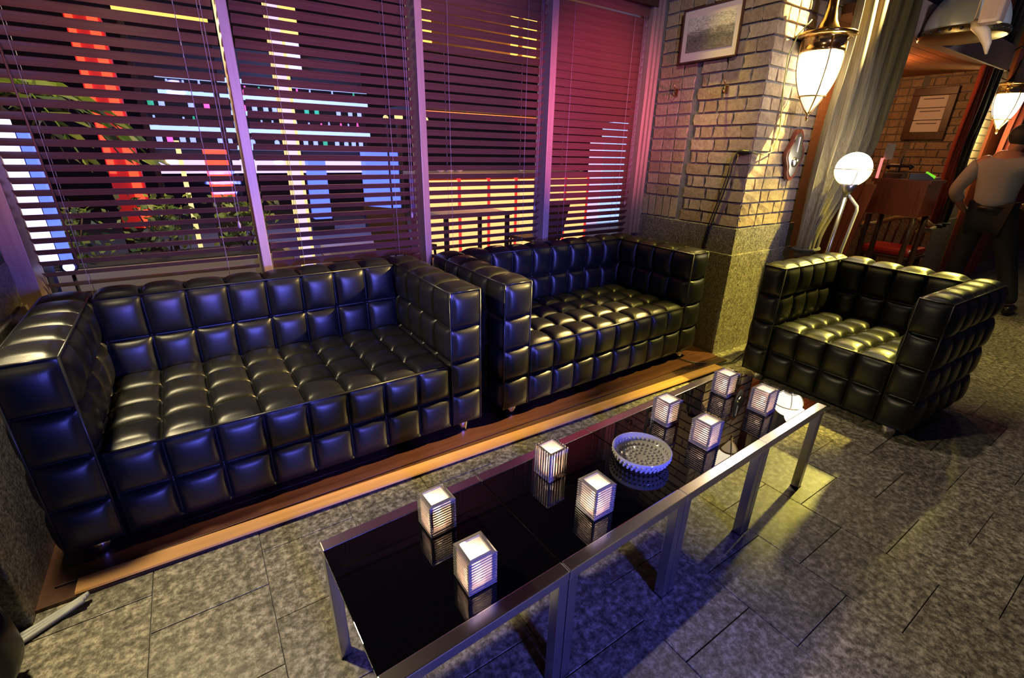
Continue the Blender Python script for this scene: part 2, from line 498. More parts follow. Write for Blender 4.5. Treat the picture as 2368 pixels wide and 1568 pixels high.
tilts = [31, 33, 35, 52]
blind_labels = ['brown wooden venetian blind in the leftmost window bay behind the left sofa',
                'brown wooden venetian blind in the second window bay, blue bar shelves showing through',
                'brown wooden venetian blind in the third bay, glowing orange counter showing through',
                'nearly closed pink-lit venetian blind in the bay beside the brick pillar']
for k, (a, c) in enumerate(panels):
    g = 0.012
    if k == 3: xa, xb = a + g, c - 0.008
    else: xa, xb = a + g, c - g
    bl = thing('venetian_blind', blind_labels[k], 'blind', ((xa + xb) / 2, 2.725, 0.665), 0, 'window blinds')
    wd = xb - xa
    MB().box(-wd / 2, wd / 2, -0.03, 0.03, 2.262 - 0.665, 2.325 - 0.665, 0, 0.004).build('head_rail', 'slat_wood', bl)
    me = slat_mesh(wd)
    z = 2.235; i = 0
    ztop = z
    while z > 0.70:
        t = tilts[k] + random.uniform(-1.2, 1.2)
        if k == 1 and z < 1.0: t += (1.0 - z) * 130
        if k == 2 and z > 2.0: t += (z - 2.0) * 60
        if k == 3 and z < 1.05: t -= 8
        inst('slat', me, bl, (0, 0, z - 0.665), (-radians(t), 0, random.uniform(-0.0012, 0.0012)))
        z -= PITCH_S; i += 1
    MB().box(-wd / 2, wd / 2, -0.024, 0.024, 0.002, 0.018, 0, 0.003).build('bottom_rail', 'slat_wood', bl)
    for fx in (-0.27, 0.27):
        for yy in (-0.026, 0.026):
            MB().tube([(fx, yy, 1.60), (fx, yy, 0.01)], 0.0011, 5).build('ladder_cord', 'cord_grey', bl)
    cx = wd / 2 - 0.055
    for q in range(2 if k != 3 else 3):
        MB().tube([(cx + q * 0.012, -0.034, 1.60), (cx + q * 0.012 - 0.002, -0.040, 0.9), (cx + q * 0.012 - 0.004, -0.036, 0.36 + 0.05 * q)], 0.0013, 5).build('lift_cord', 'cord_grey', bl)
    MB().lathe([(0.001, 0), (0.006, 0.002), (0.007, 0.02), (0.002, 0.035)], (cx - 0.004, -0.036, 0.33), 10).build('cord_tassel', 'cord_grey', bl)
    if k == 0:
        MB().tube([(-wd / 2 + 0.1, -0.036, 1.60), (-wd / 2 + 0.13, -0.05, 0.22)], 0.004, 8).build('tilt_wand', 'slat_wood', bl)


# ================================================================== TUFTED LEATHER SEATING
def tuft_box(x0, x1, y0, y1, z0, z1, nx, ny, nz, amp=0.020, seg=7, seed=1, faces='xXyYzZ', ampz=None):
    rnd = random.Random(seed); mb = MB()

    def face(o, du, dv, nrm, nu, nv, am):
        o, du, dv, nrm = Vector(o), Vector(du), Vector(dv), Vector(nrm)
        us = []
        for i in range(nu):
            for k in range(seg): us.append((i, (1 - cos(pi * k / seg)) / 2))
        us.append((nu - 1, 1.0))
        vv = []
        for j in range(nv):
            for k in range(seg): vv.append((j, (1 - cos(pi * k / seg)) / 2))
        vv.append((nv - 1, 1.0))
        A = [[am * rnd.uniform(0.86, 1.12) for _ in range(nv)] for _ in range(nu)]
        V = []
        for (i, fu) in us:
            for (j, fv) in vv:
                pu = max(0.0, 1 - (abs(2 * fu - 1) / 0.9510) ** 2.8) ** 0.50; pv = max(0.0, 1 - (abs(2 * fv - 1) / 0.9510) ** 2.8) ** 0.50
                outer_u = (i == 0 and fu == 0) or (i == nu - 1 and fu == 1.0); outer_v = (j == 0 and fv == 0) or (j == nv - 1 and fv == 1.0)
                groove = -0.016 if ((fu == 0 or fv == 0) and not outer_u and not outer_v) else 0.0     # stitched valley between the pads
                V.append(o + du * ((i + fu) / nu) + dv * ((j + fv) / nv) + nrm * (A[i][j] * pu * pv + groove))
        n2 = len(vv); F = []
        for i in range(len(us) - 1):
            for j in range(n2 - 1): F.append((i * n2 + j, (i + 1) * n2 + j, (i + 1) * n2 + j + 1, i * n2 + j + 1))
        mb.add(V, F, True)
    X, Y, Z = x1 - x0, y1 - y0, z1 - z0
    az = ampz or amp
    face((x0, y0, z0), (0, Y, 0), (0, 0, Z), (-1, 0, 0), ny, nz, amp)
    face((x1, y0, z0), (0, Y, 0), (0, 0, Z), (1, 0, 0), ny, nz, amp)
    face((x0, y0, z0), (X, 0, 0), (0, 0, Z), (0, -1, 0), nx, nz, amp)
    face((x0, y1, z0), (X, 0, 0), (0, 0, Z), (0, 1, 0), nx, nz, amp)
    face((x0, y0, z1), (X, 0, 0), (0, Y, 0), (0, 0, 1), nx, ny, az)
    face((x0, y0, z0), (X, 0, 0), (0, Y, 0), (0, 0, -1), nx, ny, 0.004)
    return mb


def piping(segs, r=0.0042):
    m_ = MB()
    for s_ in segs: m_.tube(s_, r, 7)
    return m_


def make_seat(name, label, width, depth, ncol, nrow, narm, arm_w, group, h=0.757, seat_h=0.398):
    root = thing(name, label, 'sofa' if ncol > 4 else 'armchair', group=group)
    z0 = 0.062; hw = width / 2; ins = 0.018
    for sgn in (-1, 1):
        xa, xb = (-hw + ins, -hw + arm_w - ins) if sgn < 0 else (hw - arm_w + ins, hw - ins)
        a = tuft_box(xa, xb, ins, depth - ins, z0, h, 1, narm, 4, 0.027, 10, 3 + sgn).build('arm', 'black_leather', root, True)
        xin, xout = (xb, xa) if sgn < 0 else (xa, xb)
        piping([[(xa, ins, h), (xb, ins, h)], [(xin, ins, h), (xin, depth - ins, h)], [(xin, ins, z0), (xin, ins, h)], [(xout, ins, h), (xout, depth - ins, h)], [(xout, ins, z0), (xout, ins, h)]]).build('piping', 'leather_piping', a)
    sx0, sx1 = -hw + arm_w - 0.004, hw - arm_w + 0.004
    bt = 0.155
    s = tuft_box(sx0, sx1, ins + 0.004, depth - bt, z0, seat_h, ncol, nrow, 2, 0.027, 10, 11, ampz=0.030).build('seat', 'black_leather', root, True)
    piping([[(sx0, ins + 0.003, seat_h), (sx1, ins + 0.003, seat_h)]], 0.005).build('piping', 'leather_piping', s)
    bk = tuft_box(sx0, sx1, depth - bt, depth - ins, seat_h - 0.02, h, ncol, 1, 2, 0.028, 10, 17).build('backrest', 'black_leather', root, True)
    piping([[(sx0, depth - bt, h), (sx1, depth - bt, h)]]).build('piping', 'leather_piping', bk)
    MB().box(-hw + 0.05, hw - 0.05, depth - bt, depth - 0.03, z0, seat_h).build('back_panel', 'leather_piping', root)
    for fx in (-hw + 0.10, hw - 0.10):
        for fy in (0.075, depth - 0.08):
            MB().lathe([(0.030, 0), (0.034, 0.004), (0.034, 0.058), (0.028, 0.064)], (fx, fy, 0), 18).build('foot', 'chrome', root)
    return root


s1 = make_seat('tufted_sofa', 'black tufted leather two-seat sofa nearer the camera, under the two left blinds', 1.665, 0.83, 8, 4, 5, 0.195, 'black tufted leather seats')
s1.location = (0.232, 1.795, 0.020); s1.rotation_euler = (0, 0, radians(0.9))
s2 = copy_tree(s1); s2.location = (1.998, 1.812, 0.020); s2.rotation_euler = (0, 0, radians(0.6))
s2['label'] = 'black tufted leather two-seat sofa between the other sofa and the brick pillar'
ac = make_seat('tufted_armchair', 'black tufted leather armchair at the far end of the glass tables', 0.955, 0.785, 4, 4, 5, 0.170, 'black tufted leather seats')
ac.location = (2.845, 1.025, 0.0); ac.rotation_euler = (0, 0, radians(-92.0))
ac2 = copy_tree(ac); ac2.location = (-0.615, 1.005, 0.0); ac2.rotation_euler = (0, 0, radians(90.0))
ac2['label'] = 'black tufted leather armchair cut off at the lower left corner of the picture'

# ================================================================== TABLES AND WHAT STANDS ON THEM
ZT = 0.42
TROT = math.atan2(0.671 - 0.597, 2.047 - 0.181)
T0 = Vector((0.125, 0.594, 0))
ux = Vector((cos(TROT), sin(TROT), 0)); uy = Vector((-sin(TROT), cos(TROT), 0))
TD = 0.445
TW = 1.925 / 4


def make_table(label):
    t = thing('glass_table', label, 'table', group='black glass tables pushed together')
    wv = TW - 0.003
    for y0 in (0.0, TD - 0.036):
        MB().box(0, wv, y0, y0 + 0.036, ZT - 0.03, ZT, 0, 0.0025).build('rail', 'chrome', t)
    for x0 in (0.0, wv - 0.03):
        for y0 in (0.002, TD - 0.034):
            lg = MB().box(x0, x0 + 0.03, y0, y0 + 0.032, 0.004, ZT - 0.03, 0, 0.002).build('leg', 'steel_satin', t)
            MB().box(x0 - 0.001, x0 + 0.031, y0 - 0.001, y0 + 0.033, 0.0, 0.006).build('foot_cap', 'black_plastic', lg)
    MB().box(0.0, wv, 0.036, TD - 0.036, ZT - 0.012, ZT - 0.001, 0, 0.0012).build('table_top', 'black_glass', t)
    return t


tl = ['black glass table with chrome rails at the near left end of the row',
      'second black glass table of the row, two glowing candle holders on it and no dish',
      'third black glass table of the row, the round crystal dish on it',
      'black glass table with chrome rails at the far end before the armchair']
tb0 = make_table(tl[0])
for k in range(4):
    t = tb0 if k == 0 else copy_tree(tb0)
    p = T0 + ux * (TW * k)
    t.location = p; t.rotation_euler = (0, 0, TROT); t['label'] = tl[k]


def holder_mesh(vertical):
    mb = MB(); n = 12; H = 0.100; S = 0.0385
    if not vertical:
        st = H / n
        for i in range(n):
            z = i * st; a, c = S - 0.0055, S
            ring = []
            for (s_, zz) in ((a, z), (c, z + st * 0.28), (c, z + st * 0.72), (a, z + st)):
                ring.append([(-s_, -s_, zz), (s_, -s_, zz), (s_, s_, zz), (-s_, s_, zz)])
            V = [p for q in ring for p in q]; F = []
            for q in range(3):
                for k in range(4): F.append((q * 4 + k, q * 4 + (k + 1) % 4, (q + 1) * 4 + (k + 1) % 4, (q + 1) * 4 + k))
            mb.add(V, F)
    else:
        pts = []
        m_ = 7
        for side in range(4):
            for i in range(m_):
                for (f, rr) in ((0.0, S - 0.0055), (0.28, S), (0.72, S)):
                    t = -S + 2 * S * (i + f) / m_
                    pts.append([(t, -rr), (rr, t), (-t, rr), (-rr, -t)][side])
        V = [(x, y, 0) for x, y in pts] + [(x, y, H) for x, y in pts]; n2 = len(pts)
        mb.add(V, [(i, (i + 1) % n2, n2 + (i + 1) % n2, n2 + i) for i in range(n2)])
        mb.add([(x, y, 0) for x, y in pts], [tuple(range(n2))[::-1]])
    # bottom, rim and inner well
    si = S - 0.011
    so = S - 0.0055
    if not vertical:
        mb.add([(-so, -so, 0), (so, -so, 0), (so, so, 0), (-so, so, 0)], [(0, 3, 2, 1)])
    mb.add([(-so, -so, H), (so, -so, H), (so, so, H), (-so, so, H), (-si, -si, H), (si, -si, H), (si, si, H), (-si, si, H),
            (-si, -si, 0.012), (si, -si, 0.012), (si, si, 0.012), (-si, si, 0.012)],
           [(0, 1, 5, 4), (1, 2, 6, 5), (2, 3, 7, 6), (3, 0, 4, 7), (4, 5, 9, 8), (5, 6, 10, 9), (6, 7, 11, 10), (7, 4, 8, 11), (8, 9, 10, 11)])
    return mb.mesh('candle_holder', 'pressed_glass', True)


HM = [holder_mesh(False), holder_mesh(True)]
wax_me = MB().lathe([(0.0195, 0), (0.0195, 0.020), (0.017, 0.021), (0.001, 0.019)], (0, 0, 0.0125), 16).mesh('candle', 'candle_wax')
fl_me = MB().lathe([(0.0005, 0), (0.0045, 0.006), (0.0052, 0.012), (0.003, 0.022), (0.0004, 0.032)], (0, 0, 0.034), 10).mesh('flame', 'flame')
li = 0.0262
LINER = MB().add([(-li, -li, 0.013), (li, -li, 0.013), (li, li, 0.013), (-li, li, 0.013), (-li, -li, 0.096), (li, -li, 0.096), (li, li, 0.096), (-li, li, 0.096)],
                 [(0, 1, 5, 4), (1, 2, 6, 5), (2, 3, 7, 6), (3, 0, 4, 7)]).mesh('added_liner', 'added_liner')
spots_px = [(1085, 1382, 0, 'glowing ribbed glass candle holder nearest the camera, at the near left table corner'),
            (996, 1246, 0, 'glowing ribbed glass candle holder at the back of the nearest table'),
            (1268, 1117, 1, 'glowing glass candle holder with upright ribs at the back of the second table'),
            (1373, 1207, 0, 'glowing ribbed glass candle holder at the front edge just left of the crystal dish'),
            (1541, 990, 0, 'glowing ribbed glass candle holder behind the crystal dish'),
            (1634, 1045, 0, 'glowing ribbed glass candle holder at the front edge just right of the crystal dish'),
            (1679, 922, 0, 'glowing ribbed glass candle holder at the back of the farthest table'),
            (1768, 964, 0, 'glowing ribbed glass candle holder at the front of the farthest table by the armchair')]
for (x, y, v, lb) in spots_px:
    p = at_z(x, y, ZT) + Vector((0.0385 - 0.001, 0.0385, 0)); p.z = ZT - 0.0005
    h = thing('candle_holder', lb, 'candle holder', p, TROT + radians(random.uniform(-2, 2)), 'glass candle holders on the tables')
    inst('glass_body', HM[v], h)
    inst('added_liner', LINER, h)
    cd_ = inst('candle', wax_me, h)
    inst('flame', fl_me, cd_)
    pt = point('candle_light', p + Vector((0, 0, 0.055)), 0.34, (1.0, 0.76, 0.54), 0.010)

# crystal dish, studded
dc = at_z(1483, 1046, ZT + 0.03); dc.z = ZT - 0.0005
dm = MB(); R_ = 0.098
prof = [(0.001, 0.004), (0.050, 0.0), (0.074, 0.004), (0.090, 0.022), (R_, 0.046), (R_ - 0.004, 0.048), (0.085, 0.026), (0.066, 0.012), (0.001, 0.010)]
dm.lathe(prof, (0, 0, 0), 48)
for ring, (rr, zz, n_) in enumerate(((0.0935, 0.034, 40), (0.088, 0.022, 38), (0.080, 0.011, 34), (0.086, 0.030, 34), (0.070, 0.017, 28), (0.054, 0.012, 22), (0.038, 0.0115, 16), (0.022, 0.011, 9))):
    for k in range(n_):
        an = 2 * pi * (k + 0.5 * (ring % 2)) / n_
        dm.sphere((rr * cos(an), rr * sin(an), zz), 0.0055, 6, 4)
dish = dm.build('crystal_dish', 'crystal', None, False, dc)
tag(dish, 'round studded crystal dish standing between the candle holders', 'dish')

# ================================================================== WALL LANTERN
def lantern(loc, label, glow=True):
    t = thing('ship_lantern', label, 'lamp', loc, 0, 'brass wall lanterns')
    # profile is measured from the glass rim (z = 0) downwards
    prof = [(0.112, 0.0), (0.113, -0.03)] + [(0.112 * (1 - (u / 1.0) ** 2.1) + 0.002, -0.03 - 0.30 * u) for u in [0.15, 0.3, 0.45, 0.6, 0.68]]
    MB().lathe(prof, (0, 0, 0), 28).build('glass_bowl', 'lantern_glass', t)
    tip = [(0.112 * (1 - u ** 2.1) + 0.002, -0.03 - 0.30 * u) for u in [0.68, 0.76, 0.84, 0.92, 0.97, 1.0]]
    MB().lathe(tip, (0, 0, 0), 28).build('glass_tip', 'lantern_glass_tip', t)
    MB().lathe([(0.112, -0.004), (0.120, 0.0), (0.120, 0.012), (0.116, 0.016), (0.116, 0.062), (0.121, 0.066), (0.121, 0.074), (0.100, 0.078)], (0, 0, 0), 32).build('collar', 'brass', t)
    MB().lathe([(0.105, 0.072), (0.150, 0.074), (0.162, 0.082), (0.163, 0.092), (0.152, 0.098), (0.090, 0.102), (0.060, 0.125), (0.040, 0.165), (0.028, 0.22), (0.024, 0.30), (0.001, 0.31)], (0, 0, 0), 36).build('hood', 'brass', t)
    for k in range(4):
        an = pi / 4 + k * pi / 2
        pts = [((0.121 * (1 - max(0, u) ** 2.1) + 0.006) * cos(an) for u in (0,))]
        P_ = []
        for i in range(13):
            u = i / 12
            rr = 0.121 * (1 - u ** 2.1) + 0.005
            P_.append((rr * cos(an), rr * sin(an), -0.02 - 0.315 * u))
        P_ = [(0.124 * cos(an), 0.124 * sin(an), 0.06)] + P_
        MB().tube(P_, 0.0045, 8).build('guard_bar', 'old_brass', t)
    MB().lathe([(0.075, -0.232), (0.079, -0.236), (0.075, -0.240)], (0, 0, 0), 28).build('guard_ring', 'old_brass', t)
    MB().lathe([(0.001, -0.375), (0.008, -0.37), (0.012, -0.355), (0.007, -0.345), (0.015, -0.335), (0.006, -0.325)], (0, 0, 0), 14).build('finial', 'old_brass', t)
    MB().tube([(0, 0.17, 0.34), (0, 0.05, 0.42), (0, 0, 0.38), (0, 0, 0.30)], 0.012, 10).build('bracket_arm', 'old_brass', t)
    MB().tube([(0, 0.17, -0.10), (0, 0.15, 0.1), (0, 0.17, 0.34)], 0.008, 8).build('bracket_stay', 'old_brass', t)
    return t


LX, LY, LZ = 3.335, 1.672, 1.965
lantern((LX, LY, LZ), 'brass ship lantern with white glass on the brick pillar')
point('lantern_light', (LX - 0.02, LY - 0.16, LZ - 0.16), 3.5, (1.0, 0.80, 0.42), 0.06)
lantern((7.17, 1.63, 2.02), 'smaller looking brass lantern on the far brick pillar above the stooping man')
point('lantern_light_far', (7.17, 1.60, 1.60), 14, (1.0, 0.80, 0.30), 0.06)

# ================================================================== ON THE BRICK PILLAR
# framed photograph, hung a little forward at the top
m, nt, b, N, L = new_mat('old_photo')
tc = N.new('ShaderNodeTexCoord'); sep = N.new('ShaderNodeSeparateXYZ'); L.new(tc.outputs['Object'], sep.inputs[0])
nz = noise(N, L, 9, 6, 0.7, 'Object', (1, 1, 2.6))
ad = N.new('ShaderNodeMath'); ad.operation = 'MULTIPLY_ADD'; L.new(nz, ad.inputs[0]); ad.inputs[1].default_value = 0.16; L.new(sep.outputs[2], ad.inputs[2])
c1 = ramp(N, L, ad.outputs[0], [(0.0, (0.10, 0.085, 0.08)), (0.205, (0.62, 0.56, 0.50)), (0.06, (0.22, 0.19, 0.17)), (0.15, (0.16, 0.14, 0.13)), (0.19, (0.30, 0.27, 0.24))])
c2 = ramp(N, L, noise(N, L, 55, 5, 0.8, 'Object', (1, 1, 3)), [(0.4, (0.55, 0.55, 0.55)), (0.62, (1.25, 1.25, 1.25))])
L.new(mixcol(N, L, 1.0, c1, c2), b.inputs['Base Color']); b.inputs['Roughness'].default_value = 0.25
simple('mount_paper', (0.62, 0.52, 0.50), 0.5)
simple('paper', (0.72, 0.58, 0.56), 0.6)
simple('white_paper', (0.75, 0.74, 0.74), 0.6)
simple('ink', (0.05, 0.04, 0.05), 0.6)
pf = thing('framed_photograph', 'framed old black and white landscape photograph on the brick pillar', 'picture', (3.012, 2.235, 1.955))
PW, PH = 0.435, 0.315
fr = MB()
for (y0, y1, z0, z1) in ((-PW / 2, PW / 2, 0, 0.010), (-PW / 2, PW / 2, PH - 0.010, PH), (-PW / 2, -PW / 2 + 0.010, 0, PH), (PW / 2 - 0.010, PW / 2, 0, PH)):
    fr.box(-0.018, 0.0, y0, y1, z0, z1, 0, 0.002)
fr.build('frame', 'dark_wood', pf)
MB().box(-0.010, -0.002, -PW / 2 + 0.008, PW / 2 - 0.008, 0.008, PH - 0.008).build('mount', 'mount_paper', pf)
MB().box(-0.012, -0.0095, -PW / 2 + 0.045, PW / 2 - 0.045, 0.0, 0.195).build('print', 'old_photo', pf, loc=(0, 0, 0.062))
pf.rotation_euler = (0, radians(-1.5), 0)

# coat hooks
for k, (x, y) in enumerate(((1566, 213), (1682, 205))):
    p = at_x(x, y, 3.02)
    h = thing('coat_hook', ['brass double coat hook on the brick nearer the window', 'brass double coat hook on the brick nearer the pillar corner'][k], 'hook', p, 0, 'coat hooks')
    MB().box(-0.006, 0.0, -0.012, 0.012, -0.028, 0.022, 0, 0.003).build('back_plate', 'old_brass', h)
    MB().tube([(-0.005, 0, 0.012), (-0.028, 0, 0.016), (-0.038, 0, 0.034), (-0.042, 0, 0.048)], [0.005, 0.0045, 0.004, 0.006], 8).build('upper_hook', 'old_brass', h)
    MB().tube([(-0.005, 0, -0.012), (-0.026, 0, -0.028), (-0.036, 0, -0.020), (-0.038, 0, -0.008)], [0.005, 0.005, 0.004, 0.006], 8).build('lower_hook', 'old_brass', h)

# wavy mahogany weather glass
wg = thing('wall_barometer', 'wavy mahogany barometer with a silvered plate under the lantern', 'barometer', (3.50, 1.798, 1.39))


def wavy(sc, n=40):
    out = []
    half = []
    for i in range(n + 1):
        t = i / n; z = -0.165 + 0.33 * t
        wv = 0.058 + 0.018 * cos(2 * pi * (t - 0.5) * 1.6) * 1.0
        cap_ = min(1.0, (min(t, 1 - t) / 0.16)) ** 0.75
        half.append((max(0.001, wv * cap_) * sc, z * (1 if sc == 1 else sc * 1.06)))
    return [(a_, z_) for a_, z_ in half] + [(-a_, z_) for a_, z_ in half[::-1]]


MB().prism([(a_ * 1.5, 0, z_) for a_, z_ in wavy(1.0)], (0, -0.026, 0)).build('wooden_case', 'mahogany', wg)
MB().prism([(a_ * 1.5, -0.024, z_) for a_, z_ in wavy(0.80)], (0, -0.006, 0)).build('silver_plate', 'steel_satin', wg)
MB().lathe([(0.030, 0), (0.032, 0.006), (0.028, 0.010)], (0, -0.030, -0.045), 24, 0, 'Y').build('dial_rim', 'chrome', wg)
MB().box(-0.006, 0.006, -0.034, -0.030, 0.02, 0.115).build('thermometer', 'white_paper', wg)

# plug on the corner with cords
pg = thing('power_plug', 'black plug coupling on the pillar corner where two cords meet', 'plug', at_x(1722, 352, 3.01))
MB().lathe([(0.008, -0.05), (0.016, -0.03), (0.018, 0.0), (0.014, 0.008), (0.014, 0.03), (0.008, 0.045)], (0, 0, 0), 12, 0, 'Y').build('plug_body', 'black_plastic', pg)
P = [at_x(x, y, 3.012) for x, y in ((1704, 352), (1698, 365), (1690, 400), (1672, 450), (1652, 500), (1640, 530), (1628, 575))]
cab = MB(); cab.tube(P, 0.005, 6); cab.tube([p + Vector((-0.004, 0.016, 0.004)) for p in P[1:]], 0.004, 6)
tag(cab.build('black_cable', 'cable_dark'), 'dark double cord hanging down the pillar from the plug', 'cord')
P = [at_x(1742, 352, 3.008), at_y(1765, 358, 1.78), at_y(1788, 350, 1.79), at_y(1803, 300, 1.79), at_y(1812, 200, 1.79), at_y(1822, 130, 1.78), at_y(1846, 80, 1.74), at_y(1878, 45, 1.70)]
cab = MB(); cab.tube(P, 0.0035, 6)
tag(cab.build('lamp_wire', 'cable_green'), 'thin yellow-green wire running up to the ship lantern', 'wire')
P = [at_z(1560, 826, .03), at_z(1600, 838, .026), at_z(1650, 843, .006), at_z(1690, 838, .006), at_z(1722, 815, .006)]
cab = MB(); cab.tube(P, 0.004, 6); cab.tube([at_z(1600, 842, .022), at_z(1645, 848, .006), at_z(1700, 838, .006), at_z(1730, 812, .006)], 0.003, 6)
tag(cab.build('floor_cord', 'cable_dark'), 'loose cord on the floor at the foot of the brick pillar', 'cord')
cab = MB()
for q in range(3):
    cab.tube([at_z(205 - 6 * q, 1372 + 8 * q, .03), at_z(150 - 4 * q, 1408 + 8 * q, .012), at_z(62 - 2 * q, 1462 + 9 * q, .010), at_z(-60, 1530 + 9 * q, .010)], 0.008, 8)
tag(cab.build('cord_bundle', 'cable_grey'), 'grey bundle of cords on the floor at the left end of the platform', 'cords')

# ================================================================== CURTAINS OF THE ALCOVE
def mat_cloth(name, c0, c1):
    m, nt, b, N, L = new_mat(name)
    L.new(ramp(N, L, noise(N, L, 3, 4, 0.6, 'Object', (60, 60, 1.5)), [(0.35, c0), (0.65, c1)]), b.inputs['Base Color'])
    b.inputs['Roughness'].default_value = 0.85; b.inputs['Sheen Weight'].default_value = 0.15


mat_cloth('olive_cloth', (0.075, 0.060, 0.036), (0.16, 0.135, 0.085))
mat_cloth('dark_cloth', (0.018, 0.018, 0.022), (0.04, 0.036, 0.038))
mat_cloth('red_cloth', (0.22, 0.025, 0.015), (0.34, 0.05, 0.025))


def curtain(name, mat, xl, xr, y, label, folds, tie_z=0.75, thick=0.04, zt=2.95, zb=0.70):
    """xl, xr: functions of z giving the two edges."""
    mb = MB(); nu, nv = folds * 10, 44; V = []; F = []
    for j in range(nv + 1):
        z = zt + (zb - zt) * j / nv
        a, c = xl(z), xr(z)
        for i in range(nu + 1):
            u = i / nu
            am = thick * min(1.0, (c - a) / 0.45 + 0.25)
            V.append((a + (c - a) * u + 0.012 * sin(2 * pi * folds * u * 2 + z), y + am * sin(2 * pi * folds * u + 0.5 * sin(z * 2.3)) + 0.008 * sin(7 * u + 5 * z), z))
    for j in range(nv):
        for i in range(nu): F.append((j * (nu + 1) + i, (j + 1) * (nu + 1) + i, (j + 1) * (nu + 1) + i + 1, j * (nu + 1) + i + 1))
    mb.add(V, F, True)
    t = thing(name, label, 'curtain')
    o = mb.build('drape', mat, t)
    sm = o.modifiers.new('thickness', 'SOLIDIFY'); sm.thickness = 0.006
    a, c = xl(tie_z), xr(tie_z); r_ = (c - a) / 2 + 0.008
    MB().tube([((a + c) / 2 + r_ * cos(k * pi / 10), y + (thick + 0.03) * sin(k * pi / 10), tie_z) for k in range(21)], 0.012, 8).build('tie_back', 'dark_cloth', t)
    return t


def sstep(a, c, t):
    t = max(0, min(1, (t - a) / (c - a))); return t * t * (3 - 2 * t)


curtain('tied_curtain', 'olive_cloth', lambda z: 3.62, lambda z: 3.86 + 0.56 * sstep(0.78, 1.55, z), 1.66,
        'heavy olive striped curtain tied back beside the brick pillar', 5)
curtain('tied_curtain', 'dark_cloth', lambda z: 6.57 + 0.05 * sstep(1.4, .75, z), lambda z: 6.82, 1.70,
        'dark curtain at the far side of the alcove, beside the man', 3)
curtain('tied_curtain', 'red_cloth', lambda z: 6.34 + 0.05 * sstep(1.5, .75, z), lambda z: 6.53, 1.70,
        'narrow red-lit curtain edge at the far side of the alcove', 2)  # red light on the dark curtain's side, put into a separate red drape

curtain('tied_curtain', 'red_cloth', lambda z: 7.47, lambda z: 8.25, 1.60,
        'dark red curtain behind the man at the right edge', 4, 1.0, 0.04, 2.95, 0.05)

# globe lamp on a pole with a cranked rod
gl = thing('globe_lamp', 'round white globe lamp in a wire guard on a pole behind the armchair', 'lamp', (3.72, 1.485, 0))
gz = 1.312; gr = 0.105
MB().sphere((0, 0, gz), gr, 28, 18).build('globe', 'globe_glass', gl)
MB().lathe([(gr + 0.004, gz - 0.003), (gr + 0.008, gz), (gr + 0.004, gz + 0.003)], (0, 0, 0), 36).build('guard_ring', 'old_brass', gl)
for k in range(4):
    an = pi / 5 + k * pi / 2
    MB().tube([((gr + 0.006) * cos(an) * sin(q), (gr + 0.006) * sin(an) * sin(q), gz - (gr + 0.006) * cos(q)) for q in [pi * i / 20 for i in range(1, 11)]], 0.0028, 6).build('guard_wire', 'old_brass', gl)
MB().lathe([(0.012, gz - gr - 0.075), (0.030, gz - gr - 0.04), (0.052, gz - gr + 0.018), (0.046, gz - gr + 0.020)], (0, 0, 0), 20).build('lamp_cup', 'steel_satin', gl)
MB().tube([(0, 0, gz - gr - 0.06), (-0.01, 0.02, 0.62), (-0.02, 0.03, 0.01)], 0.013, 10).build('pole', 'steel_satin', gl)
MB().tube([(0.0, -0.01, gz - gr - 0.01), (0.0, -0.015, gz - 0.165), (0.0, -0.085, gz - 0.235), (0.0, -0.090, gz - 0.26), (0.0, -0.065, 0.78), (0, -0.04, 0.02)], 0.010, 10).build('cranked_rod', 'cable_grey', gl)
MB().lathe([(0.13, 0), (0.13, 0.012), (0.03, 0.03), (0.02, 0.05)], (0, 0, 0), 24).build('lamp_base', 'old_brass', gl)
point('globe_light', (3.66, 1.38, 1.36), 5, (1.0, 0.86, 0.55), 0.08)

# ================================================================== THE ALCOVE
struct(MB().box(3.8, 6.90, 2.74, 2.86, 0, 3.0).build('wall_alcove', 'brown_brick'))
ce = struct(MB().box(3.76, 6.92, 1.74, 2.78, 2.245, 2.30).build('ceiling_alcove', 'dark_wood'))
for k in range(9):
    MB().box(3.76, 6.90, 1.75 + k * 0.112, 1.75 + k * 0.112 + 0.108, 2.228, 2.246, 0, 0.002).build('plank', 'ceiling_wood', ce)
struct(MB().box(3.76, 6.92, 1.66, 1.74, 2.20, 2.42, 0, 0.006).build('trim_8', 'frame_wood'))
struct(MB().box(6.80, 6.90, 2.58, 2.74, 0.0, 2.24, 0, 0.004).build('trim_9', 'frame_wood'))
struct(MB().box(7.60, 13, 1.78, 1.90, 0, 3.0).build('wall_far', 'red_wood'))
struct(MB().box(12.9, 13, -3.0, 1.9, 0, 3.0).build('wall_end', 'red_wood'))
point('added_alcove_light', (5.6, 2.3, 2.10), 15, (1.0, 0.42, 0.14), 0.05)  # added to warm and lift the dim alcove, no fixture there

